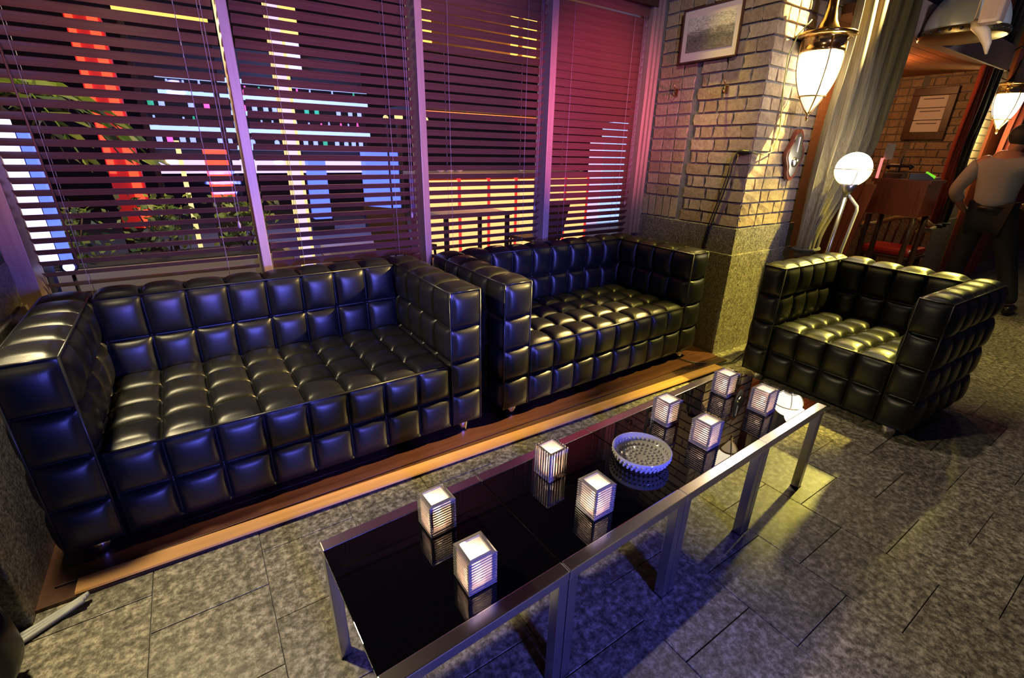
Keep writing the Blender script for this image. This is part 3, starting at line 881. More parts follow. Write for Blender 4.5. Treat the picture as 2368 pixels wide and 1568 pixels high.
# menu frame on the far pillar
mf = thing('menu_frame', 'dark framed menu with three white sheets on the far brick wall', 'picture frame', (6.895, 2.165, 1.585))
fw, fh = 0.385, 0.515
fr = MB()
for (y0, y1, z0, z1) in ((-fw / 2, fw / 2, 0, 0.075), (-fw / 2, fw / 2, fh - 0.075, fh), (-fw / 2, -fw / 2 + 0.065, 0.075, fh - 0.075), (fw / 2 - 0.065, fw / 2, 0.075, fh - 0.075)):
    fr.box(-0.03, 0.0, y0, y1, z0, z1, 0, 0.004)
fr.build('frame', 'dark_wood', mf)
for k in range(3):
    z0 = 0.075 + k * (fh - 0.15) / 3
    sh = MB().box(-0.016, -0.012, -fw / 2 + 0.065, fw / 2 - 0.065, z0 + 0.004, z0 + (fh - 0.15) / 3 - 0.004).build('sheet', 'white_paper', mf)
    MB().box(-0.0175, -0.0158, -0.09, 0.09, z0 + 0.084, z0 + 0.092).build('print_line', 'ink', sh)

# standing desk
dk = thing('standing_desk', 'red-brown wooden standing desk with a sloping top in the alcove', 'desk', (5.26, 1.70, 0))
MB().prism([(0.0, -0.20, 0.91), (0.0, 0.20, 0.91), (0.0, 0.20, 1.19), (0.0, -0.20, 1.19)], (0.34, 0, 0)).build('desk_box', 'red_wood', dk)
MB().prism([(-0.015, -0.22, 1.19), (-0.015, 0.22, 1.19), (-0.015, 0.22, 1.215), (-0.015, -0.22, 1.215)], (0.37, 0, 0)).build('desk_lid', 'red_wood', dk)
MB().box(-0.008, 0.002, -0.155, -0.148, 0.95, 1.15).build('trim_strip', 'red_cloth', dk)
for (x, y) in ((0.02, -0.17), (0.02, 0.17), (0.31, -0.17), (0.31, 0.17)):
    MB().lathe([(0.014, 0), (0.022, 0.05), (0.018, 0.3), (0.026, 0.5), (0.018, 0.7), (0.024, 0.90)], (x, y, 0), 10).build('leg', 'dark_wood', dk)
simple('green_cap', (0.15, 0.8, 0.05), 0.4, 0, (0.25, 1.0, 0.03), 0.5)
simple('pink_glow', (1, 0.3, 0.3), 0.4, 0, (1.0, 0.18, 0.16), 1.2)
ZD = 1.2155
ph = thing('telephone', 'dark telephone standing on the desk in the alcove', 'telephone', (5.42, 1.80, ZD))
MB().prism([(-0.07, -0.06, 0), (0.08, -0.06, 0), (0.06, -0.06, 0.07), (-0.05, -0.06, 0.04)], (0, 0.14, 0)).build('phone_body', 'black_plastic', ph)
MB().tube([(0.03, -0.09, 0.09), (0.03, -0.07, 0.11), (0.03, 0.08, 0.11), (0.03, 0.10, 0.09)], [0.024, 0.016, 0.016, 0.024], 10).build('handset', 'black_plastic', ph)
MB().tube([(0.02, 0.0, 0.06), (0.02, 0.0, 0.20)], 0.006, 6).build('aerial', 'black_plastic', ph)
st = thing('stapler', 'grey stapler with a bright green end on the desk', 'stapler', (5.33, 1.58, ZD), radians(25))
MB().prism([(-0.03, -0.075, 0), (-0.03, 0.09, 0), (-0.03, 0.09, 0.05), (-0.03, -0.03, 0.055), (-0.03, -0.075, 0.02)], (0.06, 0, 0)).build('stapler_body', 'steel_satin', st)
MB().prism([(-0.032, -0.08, 0.015), (-0.032, -0.02, 0.055), (-0.032, -0.02, 0.07), (-0.032, -0.085, 0.035)], (0.064, 0, 0)).build('green_end', 'green_cap', st)
bk_ = MB().box(-0.09, 0.09, -0.085, 0.085, 0, 0.022, 0, 0.003)
tag(bk_.build('guest_book', 'mount_paper', None, False, (5.50, 1.60, ZD), (0, 0, radians(4))), 'pale closed book lying on the desk behind the stapler', 'book')
cs = thing('card_stand', 'white card clipped to a slim stand at the end of the desk', 'card', (5.29, 1.86, ZD))
MB().box(-0.012, 0.012, -0.012, 0.012, 0, 0.008).tube([(0, 0, 0.0), (0, 0, 0.30)], 0.005, 6).build('stand_rod', 'old_brass', cs)
MB().box(-0.010, -0.007, -0.035, 0.035, 0.16, 0.29).build('card', 'white_paper', cs)
tag(MB().tube([(0, 0, 0), (0, 0, 0.17)], 0.011, 10).build('glow_stick', 'pink_glow', None, False, (5.27, 1.895, ZD)), 'glowing pink stick standing at the desk end', 'stick')

# captain's chair
simple('red_leather', (0.42, 0.03, 0.03), 0.3)
ch = thing('captains_chair', 'wooden captain\'s chair with a red leather seat by the desk', 'chair', (6.02, 1.84, 0), radians(180))
MB().box(-0.22, 0.22, -0.235, 0.235, 0.44, 0.475, 0, 0.012).build('seat_frame', 'dark_wood', ch)
MB().box(-0.215, 0.215, -0.23, 0.23, 0.475, 0.545, 0, 0.03).build('seat', 'red_leather', ch)
for sgn in (-1, 1):
    ar = MB().tube([(0.26, sgn * 0.235, 0.735), (0.16, sgn * 0.25, 0.755), (0.02, sgn * 0.255, 0.735), (-0.18, sgn * 0.235, 0.745)], [0.022, 0.026, 0.020, 0.02], 10).build('arm_rest', 'weathered_post', ch)
    MB().lathe([(0.014, 0.53), (0.024, 0.58), (0.014, 0.62), (0.024, 0.67), (0.014, 0.735)], (0.19, sgn * 0.235, 0), 10).build('arm_post', 'dark_wood', ch)
    for x in (-0.18, 0.18):
        MB().lathe([(0.014, 0), (0.024, 0.10), (0.015, 0.2), (0.026, 0.3), (0.02, 0.45)], (x, sgn * 0.19, 0), 10).build('leg', 'dark_wood', ch)
MB().tube([(-0.18, -0.235, 0.745), (-0.235, -0.12, 0.80), (-0.245, 0, 0.82), (-0.235, 0.12, 0.80), (-0.18, 0.235, 0.745)], 0.024, 10).build('back_rail', 'weathered_post', ch)
for q in range(5):
    y = -0.16 + 0.08 * q
    MB().tube([(-0.20, y, 0.53), (-0.235, y, 0.79)], 0.010, 8).build('spindle', 'dark_wood', ch)

# red boards leaning below the curtain
lb = thing('leaning_boards', 'pair of red-lit boards leaning behind the globe lamp', 'boards', (0, 0, 0))
a, c = at_x(1985, 425, 4.6), at_x(1912, 590, 4.6)
for q in range(2):
    o_ = Vector((0.02 * q, -0.085 * q, 0)); dirv = (a - c).normalized(); c0 = c - dirv * (c.z / dirv.z)
    MB().prism([c0 + o_ + Vector((0, -0.04, 0)), c0 + o_ + Vector((0, 0.04, 0)), a + o_ + Vector((0, 0.04, 0)), a + o_ + Vector((0, -0.04, 0))], (0.022, 0, 0)).build('board', 'red_wood', lb)

# riveted metal hood with a horn hanging from it
simple('zinc', (0.62, 0.63, 0.68), 0.38, 0.4)
hd = thing('metal_hood', 'riveted silver metal hood hanging above the alcove opening', 'metal hood', (4.74, 1.45, 2.20))
dome = MB(); n = 28
prof = [(0.235 * sin(pi / 2 * (1 - i / 10)) + 0.001, 0.30 * sin(pi / 2 * i / 10)) for i in range(11)]
dome.lathe(prof, (0, 0, 0), n).build('shell', 'zinc', hd)
MB().lathe([(0.236, -0.025), (0.246, -0.02), (0.246, 0.02), (0.236, 0.024)], (0, 0, 0), n).build('rim', 'old_brass', hd)
for k in range(26):
    an = 2 * pi * k / 26
    MB().sphere((0.247 * cos(an), 0.247 * sin(an), 0.0), 0.010, 8, 5).build('rivet', 'black_plastic', hd)
MB().tube([(0, 0, 0.29), (0, 0, 0.80)], 0.01, 8).build('hanger', 'old_brass', hd)
p0 = at_x(2258, 60, 4.45)
hn = MB().tube([p0 + Vector((0, 0.02, 0.03)), p0, p0 + Vector((0, -0.05, -0.045)), p0 + Vector((0, -0.085, -0.11)), p0 + Vector((0, -0.098, -0.17))], [0.018, 0.030, 0.032, 0.022, 0.006], 12)
simple('horn', (0.62, 0.46, 0.34), 0.4)
hn.tube([p0 + Vector((0, 0.02, 0.03)), p0 + Vector((0, 0.02, 0.72))], 0.004, 6)
tag(hn.build('curved_horn', 'horn'), 'pale curved horn hanging beside the metal hood', 'horn')
bx = thing('wooden_block', 'orange-lit wooden pulley block hanging at the top right', 'pulley', at_x(2300, 22, 4.35))
MB().box(-0.05, 0.05, -0.055, 0.055, -0.075, 0.075, 0, 0.02).build('block_shell', 'frame_wood', bx)
MB().lathe([(0.045, -0.012), (0.045, 0.012)], (0, 0, -0.01), 16, 0, 'X').build('wheel', 'old_brass', bx)
MB().tube([(0, 0, 0.07), (0, 0, 0.62)], 0.008, 8).build('rope', 'cord_grey', bx)

# ================================================================== THE MAN
simple('skin', (0.55, 0.27, 0.18), 0.5); simple('shirt_cloth', (0.40, 0.40, 0.42), 0.85); simple('trouser_cloth', (0.016, 0.017, 0.022), 0.8)
simple('hair', (0.03, 0.03, 0.03), 0.7); simple('shoe_leather', (0.012, 0.012, 0.012), 0.25); simple('belt_leather', (0.02, 0.015, 0.012), 0.4)


def skinned(name, mat, nodes, edges, parent, root, sub=2):
    names = list(nodes); idx = {k: i for i, k in enumerate(names)}
    me = bpy.data.meshes.new(name); me.from_pydata([nodes[k][0] for k in names], [(idx[a_], idx[b_]) for a_, b_ in edges], [])
    o = bpy.data.objects.new(name, me); COL.objects.link(o)
    mo = o.modifiers.new('skin', 'SKIN'); mo.use_smooth_shade = True
    for k in names:
        sv = me.skin_vertices[0].data[idx[k]]; r = nodes[k][1]
        sv.radius = r if isinstance(r, tuple) else (r, r); sv.use_root = (k == root)
    ss = o.modifiers.new('sub', 'SUBSURF'); ss.levels = sub; ss.render_levels = sub
    dg = bpy.context.evaluated_depsgraph_get(); dg.update()
    em = bpy.data.meshes.new_from_object(o.evaluated_get(dg)); em.name = name
    for p in em.polygons: p.use_smooth = True
    em.materials.clear(); em.materials.append(MATS[mat])
    bpy.data.objects.remove(o)
    o2 = bpy.data.objects.new(name, em); COL.objects.link(o2); o2.parent = parent
    return o2


man = thing('person', 'man in a grey shirt and black trousers seen from behind at the right edge', 'person', (6.38, 1.24, 0))
B = {  # joints relative to the feet, x away from the camera, y to the left of the picture
    'pelvis': ((0, 0.03, 0.93), (0.105, 0.14)), 'waist': ((0, 0.05, 1.05), (0.10, 0.135)), 'chest': ((0.02, 0.06, 1.27), (0.115, 0.165)), 'collar': ((0.01, 0.06, 1.41), (0.07, 0.09)),
    'neck': ((0.02, 0.05, 1.47), 0.052), 'head': ((0.04, 0.03, 1.57), (0.085, 0.07)), 'crown': ((0.04, 0.02, 1.645), (0.07, 0.06)),
    'shL': ((0.0, 0.235, 1.375), 0.058), 'elL': ((-0.05, 0.345, 1.10), 0.043), 'wrL': ((0.02, 0.26, 0.945), 0.032),
    'shR': ((0.0, -0.115, 1.375), 0.058), 'elR': ((0.06, -0.22, 1.12), 0.043), 'wrR': ((0.22, -0.16, 1.02), 0.032),
    'hipL': ((0, 0.12, 0.88), 0.088), 'knL': ((0.0, 0.13, 0.48), 0.058), 'anL': ((0, 0.14, 0.09), 0.042),
    'hipR': ((0, -0.07, 0.88), 0.088), 'knR': ((0.02, -0.21, 0.48), 0.058), 'anR': ((0, -0.35, 0.09), 0.042)}
E_ = [('pelvis', 'waist'), ('waist', 'chest'), ('chest', 'collar'), ('collar', 'neck'), ('neck', 'head'), ('head', 'crown'), ('collar', 'shL'), ('shL', 'elL'), ('elL', 'wrL'), ('collar', 'shR'), ('shR', 'elR'), ('elR', 'wrR'),
      ('pelvis', 'hipL'), ('hipL', 'knL'), ('knL', 'anL'), ('pelvis', 'hipR'), ('hipR', 'knR'), ('knR', 'anR')]
for sd, w_, dx in (('L', (0.02, 0.26, 0.945), (0.5, -0.75, -0.45)), ('R', (0.22, -0.16, 1.02), (0.85, 0.35, -0.4))):
    d = Vector(dx).normalized(); side = d.cross(Vector((1, 0, 0.2))).normalized(); w_ = Vector(w_)
    B['palm' + sd] = (tuple(w_ + d * 0.06), (0.034, 0.018)); E_.append(('wr' + sd, 'palm' + sd))
    for f in range(4):
        of = side * ((f - 1.5) * 0.019); ln = [0.062, 0.074, 0.070, 0.052][f]; dn = (d + Vector((0, 0, -0.45))).normalized()
        B['f%d%sa' % (f, sd)] = (tuple(w_ + d * 0.085 + of), 0.0095); B['f%d%sb' % (f, sd)] = (tuple(w_ + d * 0.085 + of + d * ln * .55), 0.009); B['f%d%sc' % (f, sd)] = (tuple(w_ + d * 0.085 + of + d * ln * .55 + dn * ln * .5), 0.0075)
        E_ += [('palm' + sd, 'f%d%sa' % (f, sd)), ('f%d%sa' % (f, sd), 'f%d%sb' % (f, sd)), ('f%d%sb' % (f, sd), 'f%d%sc' % (f, sd))]
    B['t%sa' % sd] = (tuple(w_ + d * 0.04 + side * 0.038), 0.011); B['t%sb' % sd] = (tuple(w_ + d * 0.075 + side * 0.058), 0.009)
    E_ += [('palm' + sd, 't%sa' % sd), ('t%sa' % sd, 't%sb' % sd)]
skinned('body', 'skin', B, E_, man, 'pelvis')


def grow(keys, g, over=None):
    out = {}
    for k in keys:
        p, r = B[k]; r = r if isinstance(r, tuple) else (r, r)
        out[k] = (p, (r[0] + g, r[1] + g))
    out.update(over or {}); return out


S_ = grow(['pelvis', 'waist', 'chest', 'collar', 'shL', 'elL', 'shR', 'elR'], 0.022)
S_['cfL'] = ((0.0, 0.285, 1.0), (0.052, 0.052)); S_['cfR'] = ((0.17, -0.18, 1.05), (0.05, 0.05))
skinned('shirt', 'shirt_cloth', S_, [('pelvis', 'waist'), ('waist', 'chest'), ('chest', 'collar'), ('collar', 'shL'), ('shL', 'elL'), ('elL', 'cfL'), ('collar', 'shR'), ('shR', 'elR'), ('elR', 'cfR')], man, 'pelvis')
T_ = grow(['hipL', 'knL', 'anL', 'hipR', 'knR', 'anR'], 0.024, {'pelvis': ((0, 0.03, 0.89), (0.13, 0.155))})
skinned('trousers', 'trouser_cloth', T_, [('pelvis', 'hipL'), ('hipL', 'knL'), ('knL', 'anL'), ('pelvis', 'hipR'), ('hipR', 'knR'), ('knR', 'anR')], man, 'pelvis')
hr = MB().sphere((0.03, 0.026, 1.605), 0.098, 18, 12, 1.0).build('hair', 'hair', man)
MB().sphere((0.0, -0.062, 1.565), 0.022, 10, 6, 1.4).build('ear', 'skin', man)
MB().lathe([(0.135, 0.0), (0.150, 0.004), (0.150, 0.036), (0.135, 0.04)], (0, 0.035, 0.945), 26).build('belt', 'belt_leather', man)
for sx, sy in ((0.03, 0.14), (0.03, -0.35)):
    sh = MB().tube([(sx - 0.09, sy, 0.045), (sx - 0.03, sy, 0.055), (sx + 0.06, sy, 0.045), (sx + 0.14, sy, 0.034), (sx + 0.17, sy, 0.028)], [0.034, 0.046, 0.046, 0.042, 0.022], 12).build('shoe', 'shoe_leather', man)

# ================================================================== OUTSIDE: THE NIGHT TERRACE
def glow(name, col, st):
    return simple(name, tuple(min(1, c * 0.6) for c in col), 0.5, 0, col, st)


glow('glow_orange', (1.0, 0.50, 0.17), 1.15); glow('glow_red', (1.0, 0.06, 0.02), 1.5); glow('glow_blue', (0.06, 0.10, 1.0), 2.2)
glow('glow_ice', (0.32, 0.46, 1.0), 1.3); glow('glow_white_blue', (0.50, 0.50, 1.0), 2.0); glow('glow_cream', (1.0, 0.78, 0.30), 0.75)
glow('glow_yellow', (1.0, 0.55, 0.09), 1.5); glow('glow_deep_red', (1.0, 0.02, 0.02), 0.13); glow('glow_red_post', (1.0, 0.06, 0.05), 0.6); glow('glow_led_orange', (1.0, 0.14, 0.03), 3.0); glow('glow_lilac', (0.55, 0.45, 0.9), 1.2)
simple('terrace_stone', (0.30, 0.25, 0.20), 0.7); simple('night_wall', (0.035, 0.028, 0.03), 0.8); simple('planter_stone', (0.50, 0.42, 0.32), 0.8)
simple('wicker', (0.10, 0.055, 0.03), 0.6); simple('tin', (0.4, 0.4, 0.45), 0.4, 0.6)
struct(MB().box(-8, 16, 2.86, 14, -0.10, 0.0).build('floor_terrace', 'terrace_stone'))
struct(MB().box(-8, 16, 12.0, 12.3, 0, 4.6).build('wall_opposite', 'night_wall'))
point('terrace_light_warm', (3.2, 5.0, 1.6), 26, (1.0, 0.55, 0.25), 0.1)
point('terrace_light_green', (-0.1, 3.1, 1.9), 30, (1.0, 0.86, 0.42), 0.05)
point('terrace_light_blue', (1.6, 8.2, 2.4), 60, (0.25, 0.35, 1.0), 0.1)

# glowing counter
BY = 5.80
bc = thing('bar_counter', 'glowing orange bar counter on the terrace outside the third bay', 'counter', (2.55, BY, 0))
BL = 2.75
MB().box(0, BL, 0.02, 0.60, 0.0, 1.03).build('counter_body', 'red_wood', bc)
MB().box(-0.06, BL + 0.06, -0.08, 0.66, 1.03, 1.09, 0, 0.006).build('counter_top', 'planter_stone', bc)
npan = 6
for k in range(npan):
    x0 = k * BL / npan
    MB().box(x0 + 0.022, x0 + BL / npan - 0.022, -0.004, 0.02, 0.05, 1.00).build('light_panel', 'glow_orange', bc)
for k in range(npan + 1):
    MB().box(k * BL / npan - 0.022, k * BL / npan + 0.022, -0.014, 0.02, 0.0, 1.03).build('panel_post', 'glow_red_post', bc)
for k, (x, y, ss) in enumerate(((1018, 372, 0.9), (1040, 378, 0.8), (1062, 388, 0.7), (1207, 390, 0.8), (1345, 386, 0.7))):
    p = at_y(x, y, BY + 0.12)
    bt_ = MB().lathe([(0.03 * ss, 0), (0.075 * ss, 0.045 * ss), (0.085 * ss, 0.07 * ss), (0.08 * ss, 0.07 * ss), (0.02, 0.02)], (0, 0, 0), 18)
    tag(bt_.build('serving_bowl', 'white_paper', None, False, (p.x, BY + 0.12, 1.0905)), ['pale bowl at the near end of the glowing counter', 'second pale bowl from the near end of the counter', 'smallest pale bowl at the near end of the counter', 'pale bowl alone on the middle of the counter', 'pale bowl near the far end of the counter'][k], 'bowl', 'bowls on the counter')
cn = thing('bar_canopy', 'dark bar canopy with a thin red-orange light line along its edge', 'canopy', (2.45, BY, 0))
MB().box(0, 3.0, -0.3, 0.9, 1.80, 1.88).build('canopy_roof', 'night_wall', cn)
MB().box(0, 3.0, -0.32, -0.30, 1.755, 1.785).build('light_line', 'glow_led_orange', cn)
for x in (0.04, 2.94):
    MB().box(x, x + 0.05, 0.75, 0.80, 0, 1.80).build('canopy_post', 'night_wall', cn)

# terrace tables and wicker chairs in front of the counter
def cafe_chair(loc, rz, label):
    t = thing('wicker_chair', label, 'chair', loc, rz, 'wicker chairs on the terrace')
    MB().box(-0.22, 0.22, -0.22, 0.22, 0.42, 0.46, 0, 0.01).build('seat', 'wicker', t)
    MB().prism([(-0.22, 0.20, 0.46), (0.22, 0.20, 0.46), (0.24, 0.29, 0.86), (-0.24, 0.29, 0.86)], (0, 0.025, 0)).build('backrest', 'wicker', t)
    for x in (-0.2, 0.2):
        for y in (-0.2, 0.2):
            MB().tube([(x, y, 0.42), (x * 1.08, y * 1.08, 0.0)], 0.014, 8).build('leg', 'night_wall', t)
    return t


cafe_chair((3.30, 4.45, 0), radians(190), 'dark wicker chair against the glowing counter outside')
cafe_chair((1.75, 4.55, 0), radians(120), 'wicker chair outside at the left of the terrace table')
ct = thing('terrace_table', 'terrace table in front of the glowing counter', 'table', (2.55, 4.80, 0))
MB().box(-0.42, 0.42, -0.35, 0.35, 0.71, 0.74, 0, 0.006).build('table_top', 'mount_paper', ct)
for x in (-0.38, 0.38):
    for y in (-0.31, 0.31): MB().box(x - 0.02, x + 0.02, y - 0.02, y + 0.02, 0, 0.71).build('leg', 'night_wall', ct)
lt = thing('terrace_lounge', 'low pale bench outside behind the join of the two sofas', 'bench', (1.42, 5.25, 0))
MB().box(-0.32, 0.32, -0.25, 0.25, 0.26, 0.38, 0, 0.03).build('cushion', 'mount_paper', lt)
MB().box(-0.32, 0.32, -0.25, 0.25, 0.0, 0.26, 0, 0.01).build('base', 'wicker', lt)

# blue back bar with shelves and bottles
SY = 9.0
sb = thing('blue_shelves', 'blue lit back bar with four bright shelves across the terrace', 'shelves', (-0.35, SY, 0))
SW = 3.25
MB().box(0, SW, 0.30, 0.34, 1.0, 2.75).build('back_panel', 'night_wall', sb)
zs = [1.33, 1.58, 1.83, 2.05, 2.27]
for k, z in enumerate(zs):
    sh = MB().box(0.0 if k < 3 else 0.25, SW, 0.0, 0.30, z - 0.02, z + 0.02).build('shelf', 'tin', sb)
    MB().box(0.0 if k < 3 else 0.25, SW, -0.012, 0.0, z - 0.032, z + 0.032).build('light_strip', 'glow_ice', sh)
for x in (0.0, SW * 0.33, SW * 0.66, SW):
    MB().box(x - 0.02, x + 0.02, 0.28, 0.34, 0.0, 2.75).build('upright', 'night_wall', sb)
MB().box(0, SW, 0.02, 0.34, 0.95, 1.15).build('counter_panel', 'glow_lilac', sb)
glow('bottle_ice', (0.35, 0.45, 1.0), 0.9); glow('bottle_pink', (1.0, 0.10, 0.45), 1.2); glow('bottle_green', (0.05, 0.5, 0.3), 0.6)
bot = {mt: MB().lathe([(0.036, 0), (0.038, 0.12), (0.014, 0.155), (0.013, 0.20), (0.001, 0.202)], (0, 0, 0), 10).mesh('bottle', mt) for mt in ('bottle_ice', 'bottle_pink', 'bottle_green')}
rb = random.Random(5); nb_ = {}
for k, z in enumerate(zs[:4]):
    x = -0.22 + (0.25 if k >= 3 else 0)
    while x < -0.35 + SW - 0.1:
        mt = rb.choices(['bottle_ice', 'bottle_pink', 'bottle_green'], [0.78, 0.14, 0.08])[0]
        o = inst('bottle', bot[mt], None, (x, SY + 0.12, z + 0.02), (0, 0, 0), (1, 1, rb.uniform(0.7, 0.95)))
        cname = {'bottle_ice': 'ice blue', 'bottle_pink': 'pink', 'bottle_green': 'green'}[mt]; sname = ['lowest', 'second', 'third', 'fourth'][k]
        ORD = 'first second third fourth fifth sixth seventh eighth ninth tenth eleventh twelfth thirteenth fourteenth fifteenth sixteenth seventeenth eighteenth nineteenth twentieth'.split()
        nb_[k] = nb_.get(k, -1) + 1
        tag(o, '%s bottle, %s from the left on the %s shelf of the blue back bar' % (cname, ORD[min(19, nb_[k])], sname), 'bottle', 'bottles on the blue back bar')
        x += rb.choice([0.13, 0.16, 0.2, 0.36])
for nm, (xa, ya), (xb, yb), lb_ in (('blue_light_column', (712, 372), (768, 505), 'narrow blue glowing column right of the cream light pole'), ('blue_light_column', (842, 345), (930, 480), 'wide blue glowing column near the second window post')):
    p, q = at_y(xa, ya, 8.4), at_y(xb, yb, 8.4)
    c = thing(nm, lb_, 'light column', (p.x, 8.4, 0), 0, 'blue light columns')
    MB().box(0, q.x - p.x, 0, 0.25, max(0, q.z) - 0.02, p.z).build('glow_body', 'glow_blue', c)
    MB().box(-0.02, q.x - p.x + 0.02, -0.02, 0.27, 0, max(0.03, q.z)).build('base', 'night_wall', c)

# light poles
for k, (x0, x1, yt, yb, Y) in enumerate(((638, 674, 250, 600, 5.6), (418, 430, 330, 640, 5.4))):
    a, c = at_y(x0, yt, Y), at_y(x1, yt, Y); wd = abs(c.x - a.x)
    t = thing('light_pole', ['cream light pole seen through the second blind', 'thin cream light pole seen through the first blind'][k], 'light pole', ((a.x + c.x) / 2 + (0.02 if k == 0 else -0.05), Y, 0), 0, 'cream light poles')
    ZP = 2.9 if k == 0 else 1.40
    MB().box(-wd * 0.28, wd * 0.28, -wd * 0.3, wd * 0.3, 0.05, ZP).build('tube', 'glow_cream' if k else 'glow_lilac', t)
    for s_ in (-1, 1):
        MB().box(s_ * wd * 0.39 - wd * 0.11, s_ * wd * 0.39 + wd * 0.11, -wd * 0.3, wd * 0.3, 0.05, ZP).build('edge_strip', 'glow_cream', t)
    MB().lathe([(wd * 0.9, 0), (wd * 0.9, 0.03), (wd * 0.5, 0.05)], (0, 0, 0), 20).build('base', 'night_wall', t)

# red light columns
for k, (x0, x1, yt, yb, Y, zt_) in enumerate(((222, 300, 100, 500, 7.0, 2.55), (482, 535, 350, 465, 6.4, 1.32))):
    a, c = at_y(x0, (yt + yb) / 2, Y), at_y(x1, (yt + yb) / 2, Y); wd = c.x - a.x; xm = (a.x + c.x) / 2
    t = thing('red_light_column', ['tall red glowing column behind the first blind', 'short red glowing box beside the first window post'][k], 'light column', (xm, Y, 0), 0, 'red light columns')
    zb_ = 0.45 if k == 0 else max(0.3, at_y(x0, yb, Y).z)
    MB().box(-wd / 2, wd / 2, 0, 0.2, zb_, zt_).build('red_body', 'glow_deep_red' if k == 0 else 'glow_red', t)
    if k == 0:
        MB().box(wd * 0.12, wd * 0.42, -0.03, 0.0, zb_, zt_).build('bright_tube', 'glow_red', t)
        MB().box(-wd * 0.45, -wd * 0.25, -0.03, 0.0, zb_ + 0.6, zt_).build('thin_tube', 'glow_red', t)
    MB().box(-wd / 2 - 0.02, wd / 2 + 0.02, -0.04, 0.24, 0, zb_).build('base', 'night_wall', t)

# white-blue light column right outside the glass at the far left and a floodlight
a, c = at_y(0, 330, 3.25), at_y(100, 560, 3.25)
lc = thing('white_light_column', 'bright white-blue light column outside at the far left', 'light column', (-0.675, 3.25, 0))
MB().lathe([(0.048, 0.80), (0.050, 0.81), (0.050, 1.46), (0.048, 1.47)], (0, 0, 0), 20).build('light_tube', 'glow_white_blue', lc)
MB().lathe([(0.02, 0.0), (0.02, 0.80)], (0, 0, 0), 12).build('stand', 'night_wall', lc)
MB().box(0.06, 0.10, -0.03, 0.03, 0.75, 1.42).build('blue_side', 'glow_blue', lc)
fl = thing('flood_light', 'small bright floodlight at the lower left behind the first blind', 'lamp', at_y(160, 617, 2.98))
MB().lathe([(0.001, 0.0), (0.02, 0.004), (0.022, 0.010), (0.001, 0.014)], (0, 0, 0), 16, 0, 'Y').build('lens', 'glow_white_blue', fl)
MB().lathe([(0.026, -0.06), (0.032, -0.02), (0.034, 0.0), (0.028, 0.002)], (0, 0, 0), 16, 0, 'Y').build('housing', 'black_plastic', fl)
MB().tube([(0, 0.03, -0.01), (0, 0.03, -fl.location.z + 0.005)], 0.008, 8).build('stand', 'black_plastic', fl)

# planter with leafy shrubs right outside the first bay
pn = thing('stone_planter', 'pale stone planter outside under the first blind', 'planter', (-0.20, 3.70, 0))
MB().box(-0.75, 0.72, -0.22, 0.22, 0.0, 0.70, 0, 0.01).build('trough', 'planter_stone', pn)
MB().box(-0.70, 0.67, -0.18, 0.18, 0.695, 0.71).build('soil', 'night_wall', pn)
m, nt, b, N, L = new_mat('leaf')
oi = N.new('ShaderNodeNewGeometry')
L.new(ramp(N, L, oi.outputs['Random Per Island'], [(0.0, (0.05, 0.11, 0.015)), (1.0, (0.28, 0.34, 0.05))]), b.inputs['Base Color']); b.inputs['Roughness'].default_value = 0.45


def leaves(n, c, ext, size, seed, hang=0.0):
    rnd = random.Random(seed); mb = MB()
    for _ in range(n):
        p = Vector((c[0] + rnd.gauss(0, ext[0] * 0.5), c[1] + rnd.gauss(0, ext[1] * 0.5), c[2] + rnd.uniform(-1, 1) * ext[2]))
        d = Vector((rnd.uniform(-1, 1), rnd.uniform(-1, 1), rnd.uniform(-0.8, 0.9) - hang)).normalized(); s_ = d.cross(Vector((rnd.uniform(-1, 1), rnd.uniform(-1, 1), rnd.uniform(-1, 1)))).normalized()
        l_ = size * rnd.uniform(0.6, 1.2)
        mb.add([p, p + d * l_ * .45 + s_ * l_ * .28, p + d * l_, p + d * l_ * .45 - s_ * l_ * .28], [(0, 1, 2, 3)])
    return mb


for k, (x, zc, lb_) in enumerate(((-0.66, 0.83, 'leafy shrub in the planter nearest the floodlight'), (-0.18, 0.87, 'leafy shrub in the middle of the planter'), (0.28, 0.85, 'leafy shrub in the planter next to the first window post'))):
    t = thing('leafy_shrub', lb_, 'shrub', (x, 3.70, 0.711), 0, 'shrubs in the planter')
    lo = leaves(330, (0, 0, zc - 0.711 + 0.05), (0.17, 0.18, 0.15), 0.055, 40 + k).build('foliage', 'leaf', t); lo['kind'] = 'stuff'
    for q in range(4):
        MB().tube([(0.02 * q - 0.03, 0, 0.0), (0.08 * q - 0.12, 0.03 * (q % 2), 0.30)], 0.005, 6).build('stem', 'wicker', t)

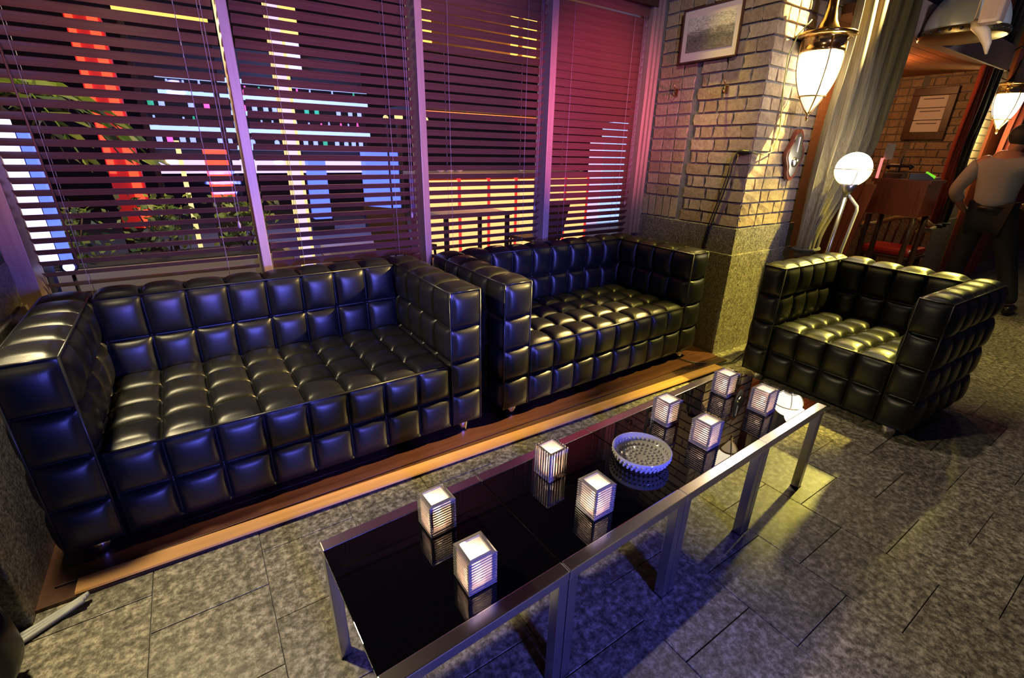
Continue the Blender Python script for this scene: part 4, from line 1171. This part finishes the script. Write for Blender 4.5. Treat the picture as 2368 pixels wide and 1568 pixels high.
# palm at the upper left
pm = thing('palm', 'palm with long yellow-green fronds outside at the upper left', 'palm', (-0.95, 4.6, 0))
MB().tube([(0, 0, 0), (0.03, 0, 0.8), (0.0, 0, 1.75)], [0.07, 0.05, 0.045], 10).build('trunk', 'wicker', pm)
for q in range(11):
    an = 2 * pi * q / 11 + 0.2
    d = Vector((cos(an), sin(an), 0)); mb = MB(); Pp = []
    for i in range(9):
        t_ = i / 8
        Pp.append(Vector((0, 0, 1.72)) + d * (0.75 * t_) + Vector((0, 0, 0.32 * t_ - 0.75 * t_ * t_)))
    sd_ = d.cross(Vector((0, 0, 1)))
    for i in range(1, 9):
        for sg in (-1, 1):
            l_ = 0.26 * sin(pi * min(0.95, 0.15 + i / 9.0)); p = Pp[i]
            mb.add([p, p + sd_ * sg * l_ * 0.5 + d * 0.08 + Vector((0, 0, 0.0)), p + sd_ * sg * l_ + d * 0.14 + Vector((0, 0, -0.09)), p + sd_ * sg * l_ * 0.45 + d * 0.03 + Vector((0, 0, -0.03))], [(0, 1, 2, 3)])
    mb.tube(Pp, 0.006, 5)
    mb.build('frond', 'leaf', pm)
point('terrace_light_palm', (-0.6, 4.0, 2.3), 12, (1.0, 0.9, 0.35), 0.05)

# lit lamps and fascia high up across the terrace
aw = thing('lit_awning', 'dim yellow-lit awning high across the terrace behind the third blind', 'awning', (0, 0, 0))
a, c = at_y(965, 35, 8.0), at_y(1245, 110, 8.0)
MB().box(a.x - 0.1, c.x + 0.2, 8.0, 8.12, min(a.z, c.z) - 0.28, max(a.z, c.z) + 0.25).build('fascia', 'ceiling_wood', aw)
for (x0, x1, y0, y1) in ((968, 998, 15, 112), (1184, 1196, 30, 128), (1212, 1238, 38, 134)):
    p, q = at_y(x0, y0, 7.97), at_y(x1, y1, 7.97)
    MB().box(p.x, q.x, 7.95, 8.0, min(p.z, q.z), max(p.z, q.z)).build('lamp', 'glow_yellow', aw)
MB().box(a.x - 0.05, a.x, 8.02, 8.1, 0, a.z).build('post', 'night_wall', aw)
MB().box(c.x + 0.1, c.x + 0.15, 8.02, 8.1, 0, a.z).build('post', 'night_wall', aw)
point('terrace_light_awning', (5.0, 7.3, 2.6), 30, (1.0, 0.7, 0.2), 0.1)
p, q = at_y(640, 5, 8.6), at_y(690, 82, 8.6)
wl = thing('hanging_lamp', 'yellow box lamp high behind the second blind', 'lamp', ((p.x + q.x) / 2, 8.6, min(p.z, q.z)))
hw_ = (q.x - p.x) / 2
MB().box(-hw_, hw_, 0, 0.10, 0, abs(p.z - q.z)).build('lamp_box', 'glow_yellow', wl)
MB().box(-hw_ * 0.9, hw_ * 0.9, 0.01, 0.09, -0.5, -0.02).build('lilac_panel', 'glow_lilac', wl)
MB().tube([(0, 0.05, abs(p.z - q.z)), (0, 0.05, 4.5 - wl.location.z)], 0.015, 6).build('cord', 'night_wall', wl)
p, q = at_y(255, 14, 7.4), at_y(480, 48, 7.4)
yb = thing('yellow_light_bar', 'yellow light bar high behind the first blind', 'light')
MB().box(p.x, q.x, 7.40, 7.46, (p.z + q.z) / 2 - 0.03, (p.z + q.z) / 2 + 0.06).build('light_tube', 'glow_yellow', yb)
for x_ in (p.x + 0.05, q.x - 0.05):
    MB().box(x_ - 0.03, x_ + 0.03, 7.47, 7.53, 0, (p.z + q.z) / 2 + 0.1).build('post', 'night_wall', yb)
p, q = at_y(960, 285, 6.2), at_y(985, 265, 6.2)
for k, (x, y) in enumerate(((898, 272), (928, 270), (988, 278))):
    p = at_y(x, y, 5.2)
    t = thing('ball_lamp', ['small round lamp left of the second window post', 'round lamp touching the second window post on its left', 'round lamp just right of the second window post'][k], 'lamp', (p.x, 5.28, 0), 0, 'round terrace lamps')
    MB().sphere((0, 0, p.z), 0.045 if k else 0.028, 14, 10).build('ball', 'glow_cream', t)
    MB().tube([(0, 0, 0), (0, 0, p.z - 0.05)], 0.01, 6).build('pole', 'night_wall', t)
# blue lights seen through the closed blind
for k, (x0, x1, y0, y1) in enumerate(((1404, 1434, 275, 470), (1374, 1384, 320, 470))):
    p, q = at_y(x0, y0, 7.2), at_y(x1, y1, 7.2)
    tag(MB().box(p.x, q.x, 7.2, 7.3, 0.02, p.z).build('blue_light_panel', 'glow_ice' if k == 0 else 'glow_lilac'), ['wide blue light panel seen through the closed blind', 'narrow lilac light panel seen through the closed blind'][k], 'light panel')
